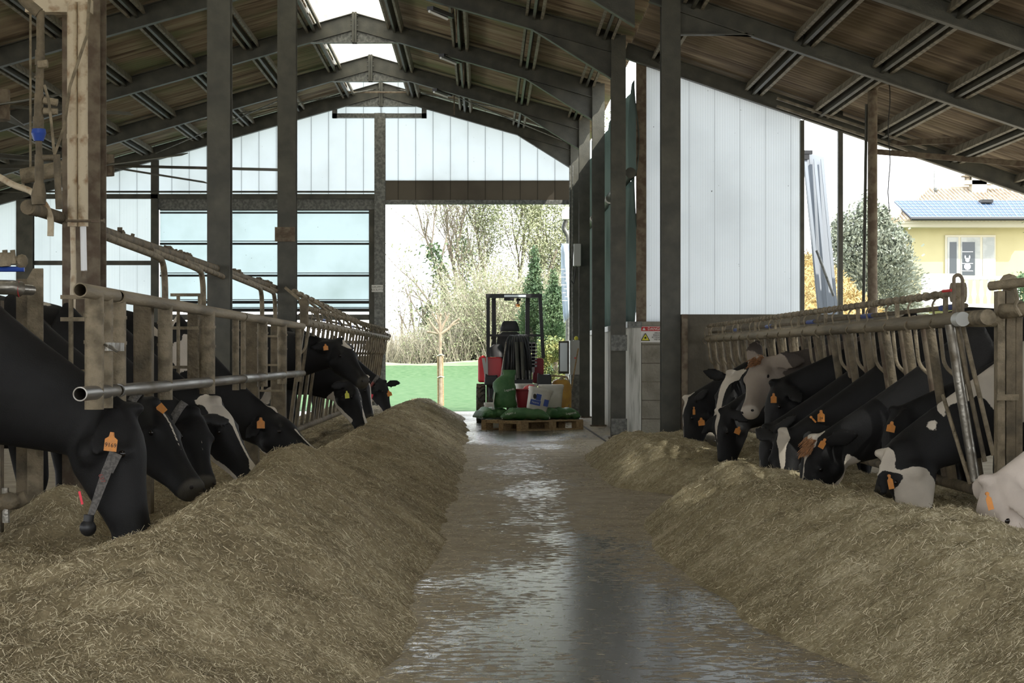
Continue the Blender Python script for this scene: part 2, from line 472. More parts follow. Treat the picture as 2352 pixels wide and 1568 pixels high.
# floor: dusty brown concrete with wet, polished patches
def floor_mat():
    m, n, b = new_mat('wet concrete floor')
    tcn = n.nodes.new('ShaderNodeTexCoord')
    sp = n.nodes.new('ShaderNodeSeparateXYZ'); n.links.new(tcn.outputs['Object'], sp.inputs[0])
    def noise_(sc, det, stretch):
        mp = n.nodes.new('ShaderNodeMapping'); mp.inputs['Scale'].default_value = stretch
        n.links.new(tcn.outputs['Object'], mp.inputs[0])
        z = n.nodes.new('ShaderNodeTexNoise'); z.inputs['Scale'].default_value = sc; z.inputs['Detail'].default_value = det
        z.inputs['Roughness'].default_value = 0.62
        n.links.new(mp.outputs[0], z.inputs['Vector'])
        return z.outputs['Fac']
    def math_(op, a, b2=None, c2=None, clamp=False):
        q = n.nodes.new('ShaderNodeMath'); q.operation = op; q.use_clamp = clamp
        for i, x in enumerate((a, b2, c2)):
            if x is None: continue
            if isinstance(x, (int, float)): q.inputs[i].default_value = x
            else: n.links.new(x, q.inputs[i])
        return q.outputs[0]
    big = noise_(1.1, 4, (1.0, 0.42, 1))
    fine = noise_(17.0, 10, (0.75, 1.0, 1))
    # band around the middle of the aisle is the worn, wet track
    x0 = math_('ABSOLUTE', math_('SUBTRACT', sp.outputs['X'], 0.42))
    band = math_('SUBTRACT', 1.0, math_('SMOOTH_MIN', math_('DIVIDE', x0, 1.0), 1.0, 0.1))
    wet = math_('ADD', math_('MULTIPLY', band, 0.22), math_('ADD', math_('MULTIPLY', big, 0.62), math_('MULTIPLY', fine, 0.92)))
    far = n.nodes.new('ShaderNodeMapRange'); far.inputs[1].default_value = 24; far.inputs[2].default_value = 29; far.inputs[3].default_value = 0; far.inputs[4].default_value = 0.24
    n.links.new(sp.outputs['Y'], far.inputs[0])
    dry = n.nodes.new('ShaderNodeMapRange'); dry.inputs[1].default_value = 10.0; dry.inputs[2].default_value = 13.5; dry.inputs[3].default_value = 0; dry.inputs[4].default_value = -0.10
    n.links.new(sp.outputs['Y'], dry.inputs[0])
    gy = math_('DIVIDE', math_('SUBTRACT', sp.outputs['Y'], 8.7), 2.0)
    gx_ = math_('DIVIDE', math_('SUBTRACT', sp.outputs['X'], 0.45), 0.65)
    worn = math_('EXPONENT', math_('MULTIPLY', math_('ADD', math_('MULTIPLY', gy, gy), math_('MULTIPLY', gx_, gx_)), -1.0))
    wet = math_('ADD', wet, math_('MULTIPLY', worn, 0.10))
    wet = math_('ADD', math_('ADD', wet, far.outputs[0]), dry.outputs[0])
    mr = n.nodes.new('ShaderNodeMapRange'); mr.inputs[1].default_value = 0.87; mr.inputs[2].default_value = 0.97
    n.links.new(wet, mr.inputs[0])
    wf = mr.outputs[0]
    cr = n.nodes.new('ShaderNodeValToRGB')
    cr.color_ramp.elements[0].position = 0.3; cr.color_ramp.elements[0].color = (0.29, 0.245, 0.175, 1)
    cr.color_ramp.elements[1].position = 0.7; cr.color_ramp.elements[1].color = (0.47, 0.41, 0.31, 1)
    n.links.new(noise_(5, 8, (1, 0.6, 1)), cr.inputs[0])
    mx = n.nodes.new('ShaderNodeMix'); mx.data_type = 'RGBA'
    n.links.new(wf, mx.inputs[0]); n.links.new(cr.outputs[0], mx.inputs[6]); mx.inputs[7].default_value = (0.12, 0.115, 0.105, 1)
    n.links.new(mx.outputs[2], b.inputs['Base Color'])
    rr = n.nodes.new('ShaderNodeMapRange'); rr.inputs[3].default_value = 0.75; rr.inputs[4].default_value = 0.20
    n.links.new(wf, rr.inputs[0]); n.links.new(rr.outputs[0], b.inputs['Roughness'])
    sr = n.nodes.new('ShaderNodeMapRange'); sr.inputs[3].default_value = 0.15; sr.inputs[4].default_value = 0.85
    n.links.new(wf, sr.inputs[0]); n.links.new(sr.outputs[0], b.inputs['Specular IOR Level'])
    bp = n.nodes.new('ShaderNodeBump'); bp.inputs['Strength'].default_value = 0.22; bp.inputs['Distance'].default_value = 0.003
    n.links.new(noise_(28, 5, (1, 0.5, 1)), bp.inputs['Height'])
    n.links.new(bp.outputs[0], b.inputs['Normal'])
    return m
M['floor'] = floor_mat()

# ------------------------------------------------------------------ geometry of the barn
XR = -1.96            # ridge line
ZR = EYE + 5.15       # top of the rafters at the ridge
SL = 0.285            # slope of the main roof
YG = 41.2             # far gable
XL = -13.5            # far side of the barn
FR = [41.0, 37.3, 32.7, 27.8, 23.4, 19.7, 16.0, 12.3, 8.6, 4.9, 1.2, -2.5]
def zmain(x): return ZR - SL * abs(x - XR)
def zlean(x): return EYE + 4.43 - 0.34 * x      # underside of the lean-to rafters

# floor and ground
b = MB(); b.bx(XL, 8.5, -6, 41.5, -0.25, 0.0)
struct(b, 'floor', M['floor'], 'wet dusty concrete floor of the feed aisle', 'floor')
M['yard'] = mat('dusty yard ground paled for bounce', (0.40, 0.35, 0.26), 0.95, c2=(0.48, 0.42, 0.32), scale=0.6, bump=0.4, bscale=5)  # tone raised so the yard bounces more sun up under the lean-to
M['field'] = mat('young green crop', (0.040, 0.092, 0.030), 0.9, c2=(0.082, 0.135, 0.058), scale=3.5, bump=1.0, bscale=14, spec=0.1)
b = MB(); b.bx(-300, 300, 41.5, 400, -0.4, -0.03)
struct(b, 'ground', M['field'], 'bright green crop field beyond the barn door', 'field')
b = MB(); b.bx(8.5, 300, -40, 41.5, -0.4, -0.035); b.bx(-300, XL, -40, 41.5, -0.4, -0.035); b.bx(XL, 8.5, -40, -6, -0.4, -0.035)
b.bx(3.5, 60, 41.5, 62, -0.3, 0.0)
struct(b, 'ground_yard', M['yard'], 'dusty yard beside the barn, paled to bounce light', 'yard')

def corrugated(x0, x1, y0, y1, zf, amp, pitch, name, m, label, nx=2, sun_sheets=()):
    ny = int((y1 - y0) / (pitch / 6)) + 1
    ys = np.linspace(y0, y1, ny)
    zz = amp * np.sin(2 * np.pi * ys / pitch)
    vs = []; fs = []
    xs = np.linspace(x0, x1, nx)
    for layer in (0, 1):
        for x in xs:
            z = zf(x)
            for j in range(ny):
                vs.append((x, ys[j], z + zz[j] + 0.007 * layer))
    for layer in (0, 1):
        o = layer * nx * ny
        for i in range(nx - 1):
            for j in range(ny - 1):
                a = o + i * ny + j
                fs.append((a, a + 1, a + ny + 1, a + ny))
    me = bpy.data.meshes.new(name)
    me.from_pydata(vs, [], fs); me.materials.append(m)
    if sun_sheets:
        me.materials.append(M['added_clear_sheet'])
        for p_ in me.polygons:
            c_ = p_.center
            if any(a < c_.x < b_ and c < c_.y < d for a, b_, c, d in sun_sheets): p_.material_index = 1
    me.polygons.foreach_set('use_smooth', [True] * len(fs)); me.update()
    o = bpy.data.objects.new(name, me); COL.objects.link(o)
    return tag(o, label, 'roof', None, 'structure')

PH = 0.15  # purlin depth
RO = -0.12  # the purlins are framed between the rafters
corrugated(XL, XR - 0.62, -6, YG + .4, lambda x: zmain(x) + PH + 0.05 + RO, 0.022, 0.17, 'roof_west', M['roof'], 'stained corrugated roof slope over the cows on the gate side')
corrugated(XR + 0.62, 2.0, -6, YG + .4, lambda x: zmain(x) + PH + 0.05 + RO, 0.022, 0.17, 'roof_east', M['roof'], 'stained corrugated roof slope over the aisle')
def ridge_z(x): return ZR + PH + 0.42 - SL * abs(x - XR)
corrugated(XR - 0.95, XR, -6, YG + .4, ridge_z, 0.022, 0.17, 'roof_skylight', M['skylight'], 'raised translucent ridge skylight, gate side half')
corrugated(XR, XR + 0.95, -6, YG + .4, ridge_z, 0.022, 0.17, 'roof_skylight', M['skylight'], 'raised translucent ridge skylight, door side half')
corrugated(1.9, 8.0, -6, 28.6, lambda x: zlean(x) + 0.2 + PH + 0.05 + RO, 0.022, 0.17, 'roof_lean', M['roof2'], 'corrugated roof of the open lean-to on the side with the house', nx=62, sun_sheets=((4.2, 5.0, 9.2, 10.6), (4.15, 4.85, 14.1, 15.8)))  # clear areas added overhead, out of view, aimed to put sun on the feed

def rafters(y, vis):
    L = thing('roof_truss', (XR, y, ZR), vis, 'roof frame', 'gabled steel roof frames over the aisle')
    for sgn, xe in ((-1, XL), (1, 1.7)):
        b = MB()
        h = 0.25
        b.ibeam((XR, y, zmain(XR) - h / 2), (xe, y, zmain(xe) - h / 2), h, 0.14)
        b.build('rafter', M['steel'], L)
    # ridge connection: end plates with bolts and the gusset beneath
    b = MB()
    b.bx(XR - 0.035, XR - 0.003, y - 0.08, y + 0.08, ZR - 0.45, ZR + 0.01); b.bx(XR + 0.003, XR + 0.035, y - 0.08, y + 0.08, ZR - 0.45, ZR + 0.01)
    b.build('end_plate', M['steel'], L)
    b = MB()
    b.prism([(-0.62, -0.435), (0.62, -0.435), (0, -0.24)], (XR, y - 0.006, ZR), (1, 0, 0), (0, 0, 1), (0, 0.012, 0))
    b.bx(XR - 0.66, XR + 0.66, y - 0.06, y + 0.06, ZR - 0.45, ZR - 0.435)
    b.build('gusset', M['galv'], L)
    if y > 20:
        b = MB()
        for k in range(6):
            for s in (-1, 1):
                b.tube([(XR + s * 0.035, y - 0.05, ZR - 0.04 - k * 0.075), (XR + s * 0.055, y - 0.05, ZR - 0.04 - k * 0.075)], 0.012, 6)
        b.build('bolts', M['galv'], L)
        # haunch at the aisle-side column
        b = MB()
        x0, x1 = 1.61, 0.62
        zt = zmain(x0) - 0.25
        b.prism([(x1, zmain(x1) - 0.25), (x0, EYE + 3.54), (x0, zt)], (0, y - 0.006, 0), (1, 0, 0), (0, 0, 1), (0, 0.012, 0))
        b.beam((x1, y, zmain(x1) - 0.252), (x0, y, EYE + 3.545), 0.014, 0.14)
        b.build('haunch', M['steel'], L)
    return L
names = ['far gable end', 'bay before the gable', 'third from the gable', 'fourth from the gable']
for i, y in enumerate(FR):
    lab = ['roof frame against the translucent far gable', 'second roof frame in from the far gable', 'third roof frame in from the far gable', 'fourth roof frame in from the far gable, top bar cut off by the picture edge'][i] if i < 4 else 'steel roof frame out of view overhead, %d metres along the aisle' % round(y)
    rafters(y, lab)

def column(x, y, top, wd, label, mt='steel', base=True, group='steel columns along the aisle', dep=None, rot=0):
    t = thing('steel_column', (x, y, 0), label, 'column', group)
    b = MB(); b.ibeam((x, y, 0), (x, y, top), wd if not dep else dep, wd if not dep else wd, (1, 0, 0) if rot else (0, 1, 0), 0.014, 0.01)
    b.build('shaft', M[mt], t)
    if base:
        b = MB(); b.bx(x - wd * .65, x + wd * .65, y - wd * .65, y + wd * .65, 0, 0.02)
        b.build('base_plate', M['rust'], t)
    return t
for i, y in enumerate(FR[:4]):
    t = column(1.70, y, zmain(1.7) - 0.02, 0.185, ['steel column at the door corner of the far gable', 'second steel column in from the gable beside the tarpaulin wall', 'third steel column in from the gable, behind the last white wall strip', 'thickest looking column of the row beside the tarpaulins, with slotted rails bolted low down'][i], group='columns beside the tarpaulin wall')
    for zz in (EYE + 3.54, EYE + 3.85):
        b = MB(); b.bx(1.62, 1.78, y - 0.09, y + 0.09, zz - 0.006, zz + 0.006); b.build('stiffener', M['galv'], t)
# slotted rails fixed at the foot of the nearest of them
t = thing('slotted_rail', (1.70, 27.6, 0), 'pair of grey slotted rails on bolted plates at the foot of a steel column', 'rail')
b = MB()
b.beam((1.655, 27.62, 0.1), (1.655, 27.62, 1.45), 0.05, 0.06); b.build('rail', M['galv'], t)
b = MB(); b.beam((1.76, 27.62, 0.1), (1.76, 27.62, 1.3), 0.05, 0.05); b.build('rail', M['galv'], t)
for zz in (1.22, 0.16):
    b = MB(); b.bx(1.60, 1.80, 27.56, 27.59, zz - 0.1, zz + 0.1)
    for q in (-.07, .07):
        for r in (-.07, .07): b.tube([(1.68 + q, 27.56, zz + r), (1.68 + q, 27.545, zz + r)], 0.01, 6)
    b.build('plate', M['galv'], t)

# columns on the gate side
column(-2.40, 19.7, 5.7, 0.205, 'dark steel column rising out of the gate run, the one nearer the pipes', group='dark columns behind the gates')
t = column(-2.27, 25.0, 5.75, 0.21, 'dark steel column carrying a small stained plate at eye level', group='dark columns behind the gates')
b = MB(); b.bx(-2.40, -2.17, 24.85, 24.875, EYE + 262/200 , EYE + 295 / 200); b.build('plate', M['rust'], t)
b = MB()
for i in range(5): b.bx(-2.37, -2.37 + 0.1 + 0.03 * (i % 3), 24.845, 24.849, EYE + 1.35 + i * .022, EYE + 1.358 + i * .022)
b.build('faded_lettering', M['drycake'], t)
t = column(-2.30, 12.5, 5.9, 0.215, 'rusty edged steel column behind the two cream pipes', 'rust', group='dark columns behind the gates')

# lean-to column, frames
t = column(2.0, 23.5, zlean(2.0) + 0.2, 0.205, 'tall dark column standing in front of the danger sign wall', group='dark columns behind the gates')
def lean_frame(y, label):
    L = thing('lean_to_rafter', (2.0, y, zlean(2.0)), label, 'rafter', 'sloping rafters of the lean-to roof')
    b = MB(); h = 0.2
    b.ibeam((1.8, y, zlean(1.8) + h / 2), (8.0, y, zlean(8.0) + h / 2), h, 0.12); b.build('beam', M['steel'], L)
    return L
lf = lean_frame(27.9, 'sloping rafter running along the top of the ribbed panel wall')
b = MB(); b.beam((1.9, 28.35, zlean(1.9) + .19), (8.0, 28.35, zlean(8.0) + .19), .18, .03); b.build('fascia', M['steel'], lf)
L = lean_frame(23.5, 'sloping lean-to rafter with a flat haunch at the tall dark column')
b = MB()
b.prism([(2.1, EYE + 3.48), (2.9, EYE + 3.48), (2.9, zlean(2.9)), (2.1, zlean(2.1))], (0, 23.494, 0), (1, 0, 0), (0, 0, 1), (0, 0.012, 0))
b.bx(2.1, 2.9, 23.44, 23.56, EYE + 3.465, EYE + 3.48)
b.build('haunch', M['steel'], L)
lean_frame(19.7, 'lean-to rafter crossing the top corner of the view')
for y in (16.0, 12.3, 8.6, 4.9, 1.2, -2.5): lean_frame(y, 'lean-to rafter out of view overhead, %d metres along the aisle' % round(y))

# purlins
def purlin(x, z, y0, y1, nx, nz, label, group):
    t = thing('roof_purlin', (x, y0, z), label, 'purlin', group)
    b = MB(); b.beam((x, y0, z), (x, y1, z), PH, 0.035, (nx, 0, nz)); b.build('web', M['steel'], t)
    for s in (-1, 1):
        b = MB(); c = 0.10 * s
        b.beam((x + c * nz * 1.0, y0, z - c * nx), (x + c * nz, y1, z - c * nx), 0.10, 0.035, (nx, 0, nz)); b.build('batten', M['purlin'], t)
un = V((SL, 1)).normalized()
k = 0
for d in (0.62, 1.6, 2.6, 3.5):
    x = XR + d
    purlin(x, zmain(x) + PH / 2 + RO, -6, YG, SL / 1.04, 1 / 1.04, ['purlin at the edge of the skylight on the door side', 'purlin carrying the strip lights', 'purlin midway down the aisle roof slope', 'purlin close above the column heads'][k], 'roof purlins'); k += 1
k = 0
for d in (0.62, 1.55, 2.5, 3.45, 4.4, 5.35, 6.3, 7.3, 8.3, 9.3, 10.3, 11.2):
    x = XR - d
    names_ = ['first', 'second', 'third', 'fourth', 'fifth', 'sixth', 'seventh', 'eighth', 'ninth', 'tenth', 'eleventh', 'twelfth']
    purlin(x, zmain(x) + PH / 2 + RO, -6, YG, -SL / 1.04, 1 / 1.04, 'paired roof purlin, %s down from the skylight over the gates' % names_[k], 'roof purlins'); k += 1
k = 0
for x in (2.26, 3.45, 4.3, 5.1, 6.0, 6.9, 7.7):
    nn = math.hypot(.34, 1)
    purlin(x, zlean(x) + 0.2 + PH / 2 + RO, -6, 28.4, .34 / nn, 1 / nn, 'lean-to purlin, %s down the slope from the tall column' % names_[k], 'lean-to purlins'); k += 1
# light frames inside the ridge opening
for i, y in enumerate(np.arange(2.0, 41, 1.85)):
    for s in (-1, 1):
        b = MB(); x = XR + s * 0.62
        b.bx(x - .02, x + .02, y - .09, y + .09, zmain(x) + 0.0, ridge_z(x) - 0.02)
        o = b.build('skylight_upright', M['white'])
        tag(o, 'pale sheet upright holding up the ridge skylight', 'upright', 'skylight uprights', 'thing')
# wind braces
def rod(p, q, r, name, m, label, cat, group=None):
    b = MB(); b.tube([p, q], r, 6); o = b.build(name, m, None, True)
    return tag(o, label, cat, group, 'thing')
rod((XR - .1, 37.4, zmain(XR) - .12), (-6.2, 41.0, zmain(-6.2) - .12), 0.012, 'brace_rod', M['galv'], 'thin brace rod under the roof running down from the ridge over the gates', 'brace')
rod((-6.2, 37.4, zmain(-6.2) - .12), (XR - .1, 41, zmain(XR) - .12), 0.012, 'brace_rod', M['galv'], 'thin brace rod under the roof rising to the ridge over the gates', 'brace')
rod((XR + .3, 37.4, zmain(XR + .3) - .12), (1.5, 41, zmain(1.5) - .12), 0.012, 'brace_rod', M['galv'], 'thin brace rod under the roof from ridge to door corner column', 'brace')
rod((1.5, 37.4, zmain(1.5) - .12), (XR + .3, 41, zmain(XR) - .12), 0.012, 'brace_rod', M['galv'], 'thin brace rod crossing the one from ridge to door corner', 'brace')
rod((XR - .75, 40.85, ZR - .20), (XR + .75, 40.85, ZR - .20), 0.018, 'tie_rod', M['rust'], 'rust red tie rod across the gable peak', 'rod')
# ------------------------------------------------------------------ far gable
def gx(px): return (px - CX) * YG / F
def gz(py): return EYE - (py - CY) * YG / F
b = MB()
# cladding above the rail, two fields split at the ridge post, thin box sheets
zb = gz(452)
def sheet(b, poly, y, th=0.02): b.prism(poly, (0, y, 0), (1, 0, 0), (0, 0, 1), (0, th, 0))
b = MB(); sheet(b, [(XL, zb), (XR, zb), (XR, ZR + PH + .1), (XR - .7, zmain(XR - .7) + PH + .1), (XR - .7, zmain(XR - .7) + .07), (XL, zmain(XL) + .07)], YG + .05)
struct(b, 'wall_gable_west', M['poly'], 'translucent panel cladding of the far gable over the milky curtain', 'gable wall')
b = MB(); sheet(b, [(XR, gz(414)), (gx(1312) + .45, gz(414)), (gx(1312) + .45, zmain(gx(1312) + .45) + .07), (XR + .7, zmain(XR + .7) + .07), (XR + .7, zmain(XR + .7) + PH + .1), (XR, ZR + PH + .1)], YG + .05)
struct(b, 'wall_gable_east', M['poly'], 'translucent panel cladding of the far gable over the doorway', 'gable wall')
b = MB(); sheet(b, [(XR, gz(462)), (gx(1312) + .45, gz(462)), (gx(1312) + .45, gz(414)), (XR, gz(414))], YG + .05)
struct(b, 'wall_door_header', M['poly_dark'], 'brownish panel strip across the top of the doorway', 'wall strip')
b = MB(); sheet(b, [(XL, 0.0), (gx(362), 0.0), (gx(362), zb), (XL, zb)], YG + .05)
struct(b, 'wall_gable_corner', M['poly_r'], 'ribbed translucent panels down to the floor beside the milky curtain', 'gable wall')
def beam_t(name, x0, x1, z0, z1, y0, y1, m, label, cat='beam', group=None):
    b = MB(); b.bx(x0, x1, y0, y1, z0, z1)
    o = b.build(name, m, None, False, 0.004)
    return tag(o, label, cat, group, 'thing')
beam_t('door_head_beam', gx(866), gx(1316), gz(470), gz(460), YG - .12, YG, M['galv'], 'galvanised beam across the head of the doorway')
beam_t('window_head_beam', gx(365), gx(860), gz(482), gz(455), YG - .12, YG + .02, M['galv'], 'deep beam over the milky curtain')
beam_t('wall_girt', XL, gx(862), gz(458), gz(447), YG - .2, YG - .12, M['steel'], 'long dark girt crossing the gable over the curtain')
o = rod((XL, YG - .3, gz(443)), (gx(862), YG - .3, gz(443)), 0.02, 'service_pipe', M['steel'], 'thin pipe run just above the dark girt of the gable', 'pipe')
beam_t('wall_girt', XL, gx(352), gz(609), gz(599), YG - .12, YG, M['steel'], 'dark girt half way up the ribbed corner panels')
def gcol(px0, px1, top, label, m='galv'):
    t = thing('gable_post', ((gx(px0) + gx(px1)) / 2, YG, 0), label, 'post', 'posts of the far gable')
    x = (gx(px0) + gx(px1)) / 2
    b = MB(); b.ibeam((x, YG - .12, 0), (x, YG - .12, top), 0.16, gx(px1) - gx(px0), (0, 1, 0)); b.build('shaft', M[m], t)
    return t
rp = gcol(861, 886, gz(262), 'spangled galvanised post under the gable peak carrying a small notice')
gcol(350, 366, zmain(gx(358)) - .2, 'dark post at the free end of the milky curtain', 'steel')
gcol(42, 80, zmain(gx(60)) - .2, 'broad dark post among the ribbed corner panels, beyond the blue valve', 'steel')
gcol(-160, -130, zmain(gx(-145)) - .2, 'dark post of the gable beyond the picture edge', 'steel')
# box frame hanging at the gable peak
t = thing('peak_window_frame', (XR, YG, gz(270)), 'galvanised frame around the small window at the gable peak', 'frame')
for (a, c, d, e) in ((764, 980, 272, 262), (764, 775, 272, 246), (969, 980, 272, 246)):
    b = MB(); b.bx(gx(a), gx(c), YG - .14, YG, gz(d), gz(e)); b.build('bar', M['galv'], t)
# notice
b = MB(); b.bx(gx(855), gx(881), YG - .206, YG - .2, gz(671), gz(655))
t = b.build('notice_plate', M['signwhite']); tag(t, 'small white notice fixed to the galvanised post beside the doorway', 'sign', None, 'thing')
text_mesh('GRUPPO', 0.052, 'lettering', M['ink'], t, (gx(868), YG - .207, gz(660)), (1, 0, 0), (0, 0, 1))
text_mesh('ASCIUTTA', 0.052, 'lettering', M['ink'], t, (gx(868), YG - .207, gz(666.5)), (1, 0, 0), (0, 0, 1))
# roll-up curtain with its dark bars
t = thing('rollup_curtain', (gx(610), YG, gz(700)), 'milky roll-up curtain with dark bars filling the gable beside the doorway', 'curtain')
b = MB(); b.bx(gx(368), gx(850), YG - .02, YG - .01, gz(716), gz(482)); b.build('film', M['curtain'], t)
for py, th in ((489, 4), (560, 5), (633, 5), (694, 7), (712, 8)):
    b = MB(); b.tube([(gx(368), YG - .05, gz(py)), (gx(850), YG - .05, gz(py))], th / 2 / 122, 8); b.build('bar', M['black'], t, True)
    b = MB(); b.tube([(gx(368), YG - .05, gz(py - 6)), (gx(850), YG - .05, gz(py - 6))], 0.008, 6); b.build('rope', M['black'], t, True)
beam_t('jamb_post', gx(848), gx(861), 0, gz(455), YG - .1, YG, M['steel'], 'dark jamb at the doorway end of the milky curtain', 'post')
beam_t('window_sill_beam', gx(368), gx(850), gz(735), gz(722), YG - .1, YG, M['steel'], 'dark low rail beneath the milky curtain')
beam_t('fence_board', gx(368), gx(850), gz(790), gz(782), YG - .1, YG, M['galv'], 'galvanised board below the low rail of the curtain', 'board')

# ------------------------------------------------------------------ side wall beside the loader
b = MB(); b.bx(1.86, 2.02, 28.15, 41.1, 0, 1.42); b.bx(1.84, 2.025, 28.12, 41.1, 1.42, 1.50, 1)
struct(b, 'wall_low', [M['whitewall'], M['galv']], 'low stained white wall along the aisle under the tarpaulins', 'wall')
for i, (y0, y1) in enumerate(((28.12, 32.6), (32.85, 37.2), (37.45, 40.9))):
    t = thing('side_tarpaulin', (1.92, (y0 + y1) / 2, 1.5), ['grey green tarpaulin in the bay nearest the panel wall, its foot pulled aside', 'grey green tarpaulin in the middle bay of the side wall', 'grey green tarpaulin in the bay next to the doorway'][i], 'tarpaulin', 'tarpaulins of the side wall')
    for part, (z0, z1) in enumerate(((1.515, 3.42), (3.42, 4.62))):
        b = MB(); n, mz = 40, 14
        vs = []; fs = []
        for a in range(n + 1):
            for c in range(mz + 1):
                u = a / n; q = c / mz
                yy = y0 + (y1 - y0) * u
                xx = 1.92 + 0.03 * math.sin(u * 22 + q * 2) * (0.4 + 0.6 * (1 - q)) + 0.03 * math.sin(u * 9 + q * 5)
                if part == 0 and i == 0: yy = yy + 0.55 * (1 - q) ** 2 * (1 - u)
                vs.append((xx + (.03 if i == 0 else 0), yy, z0 + (z1 - z0) * q))
        for a in range(n):
            for c in range(mz):
                k0 = a * (mz + 1) + c
                fs.append((k0, k0 + 1, k0 + mz + 2, k0 + mz + 1))
        b.add(vs, fs); o = b.build('sheet', M['tarp'], t, True)
        md = o.modifiers.new('thick', 'SOLIDIFY'); md.thickness = 0.004
    b = MB(); b.tube([(1.88, y0, 3.42), (1.88, y1, 3.42)], 0.07, 12); b.build('roller', M['steel'], t, True)
# danger sign wall (block) and white ribbed panels
b = MB(); b.bx(2.03, 4.1, 28.2, 28.5, 0, 1.5)
struct(b, 'wall_block', M['concrete'], 'grey concrete block wall that carries the danger sign', 'wall')
b = MB()
for i in range(7): b.bx(2.03, 4.1, 28.194, 28.2, 0.24 * i - .006, 0.24 * i + .006)
struct(b, 'trim_block_joints', M['concrete_old'], 'mortar joints of the block wall', 'joints')
b = MB(); sheet(b, [(2.08, 1.5), (4.1, 1.5), (4.1, zlean(4.1) + .22), (2.08, zlean(2.08) + .22)], 28.25, 0.03)
struct(b, 'wall_panel', M['poly_r'], 'bright ribbed translucent panel wall standing on the block wall', 'panel wall')
beam_t('panel_post', 1.96, 2.09, 1.5, 4.9, 28.2, 28.26, M['rust'], 'narrow brown post at the near edge of the ribbed panel wall', 'post')
beam_t('panel_post', 4.06, 4.11, 0, zlean(4.1), 28.0, 28.1, M['steel'], 'narrow dark post at the far edge of the ribbed panel wall', 'post')
beam_t('slim_post', 4.53, 4.59, 0, EYE + 3.5, 27.9, 28.0, M['steel'], 'slim square post standing free between panel wall and leaning metal sheets', 'post')
t = thing('swan_neck_post', (4.45, 25.0, 0), 'round brown post with a curved arm under the lean-to roof', 'post')
b = MB(); b.tube([(4.45, 25, 0), (4.45, 25, EYE + 3.05)], 0.055, 14); b.build('pole', M['rust'], t, True)
b = MB(); b.tube(bez([(4.45, 25, EYE + 2.95), (4.47, 25, EYE + 3.12), (4.9, 24.6, EYE + 3.2), (5.4, 24.2, EYE + 3.22)], 6, .15), 0.04, 10); b.build('arm', M['rust'], t, True)
b = MB(); b.tube([(4.34, 25.1, 0), (4.39, 25.05, EYE + 2.9)], 0.018, 8); b.build('stay', M['steel'], t, True)
b = MB(); b.tube([(4.64 + .012 * math.sin(i), 25, EYE + 3.15 - i * .115) for i in range(14)], 0.006, 5)
o = b.build('hanging_cable', M['cable'], None, True); tag(o, 'thin black cable dangling beside the round brown post', 'cable', None, 'thing')
for (p, q, lab) in (((5.2, 27.8, EYE + 2.72), (7.6, 24.8, EYE + 2.55), 'long tan brace under the sunny end of the lean-to roof'), ((4.9, 27.8, EYE + 2.62), (7.6, 26.0, EYE + 2.2), 'lower tan brace under the sunny end of the lean-to roof')):
    b = MB(); b.beam(p, q, 0.07, 0.05); tag(b.build('lean_to_brace', M['rust']), lab, 'brace', None, 'thing')
for z in (3.25, 3.15):
    b = MB(); b.beam((3.7, 27.6, EYE + z + .02), (5.6, 27.6, EYE + z - .62), 0.03, 0.05)
    tag(b.build('lean_to_batten', M['purlin']), ('upper' if z > 3.2 else 'lower') + ' of two thin pale battens crossing behind the slim square post', 'batten', 'thin battens under the lean-to roof', 'thing')
b = MB(); b.bx(2.17, 8.0, 23.35, 23.55, 0, 1.5); b.bx(2.108, 2.17, 23.3, 23.6, 0, 1.5, 1)
struct(b, 'wall_feed_end', [M['concrete_old'], M['rust']], 'stained brown concrete wall closing the row of feeding cows', 'wall')
b = MB(); b.bx(8.0, 8.2, -6, 23.5, 0, 1.1); struct(b, 'wall_lean_to_added', M['concrete'], 'unseen low wall added to darken the ground behind the cows', 'wall')  # added out of view to keep the gaps between the cows dark
# danger sign
def sx(px, Y=28.17): return (px - CX) * Y / F
def sz(py, Y=28.17): return EYE - (py - CY) * Y / F
b = MB(); b.bx(sx(1469), sx(1533), 28.17, 28.194, sz(786), sz(749))
t = b.build('danger_sign', M['signwhite']); tag(t, 'red and white danger sign on the block wall, half hidden by the tall column', 'sign', None, 'thing')
b = MB(); b.bx(sx(1470), sx(1532), 28.165, 28.17, sz(760), sz(750)); hd = b.build('header', M['signred'], t)
text_mesh('DANGER', 0.052, 'lettering', M['signwhite'], t, (sx(1506), 28.164, sz(755)), (1, 0, 0), (0, 0, 1))
b = MB(); b.prism([(-.02, -.017), (.02, -.017), (0, .02)], (sx(1479), 28.163, sz(755)), (1, 0, 0), (0, 0, 1), (0, .001, 0)); b.build('triangle', M['signwhite'], t)
b = MB(); b.prism([(-.055, -.045), (.055, -.045), (0, .05)], (sx(1482.5), 28.164, sz(774)), (1, 0, 0), (0, 0, 1), (0, .002, 0)); tr = b.build('warning_triangle', M['signyellow'], t)
b = MB()
for a, c in (((-.055, -.045), (.055, -.045)), ((.055, -.045), (0, .05)), ((0, .05), (-.055, -.045))):
    b.tube([(sx(1482.5) + a[0], 28.162, sz(774) + a[1]), (sx(1482.5) + c[0], 28.162, sz(774) + c[1])], .004, 5)
b.ball((sx(1482.5), 28.162, sz(775.5)), (.014, .003, .014), 8)
b.build('triangle_border', M['ink'], t)
for k, s in enumerate(('AREA DI', 'MANOVRA', 'ATTENZIONE', 'VIETATO')):
    text_mesh(s, 0.03, 'lettering', M['ink'], t, (sx(1513), 28.164, sz(764.5 + k * 5)), (1, 0, 0), (0, 0, 1))

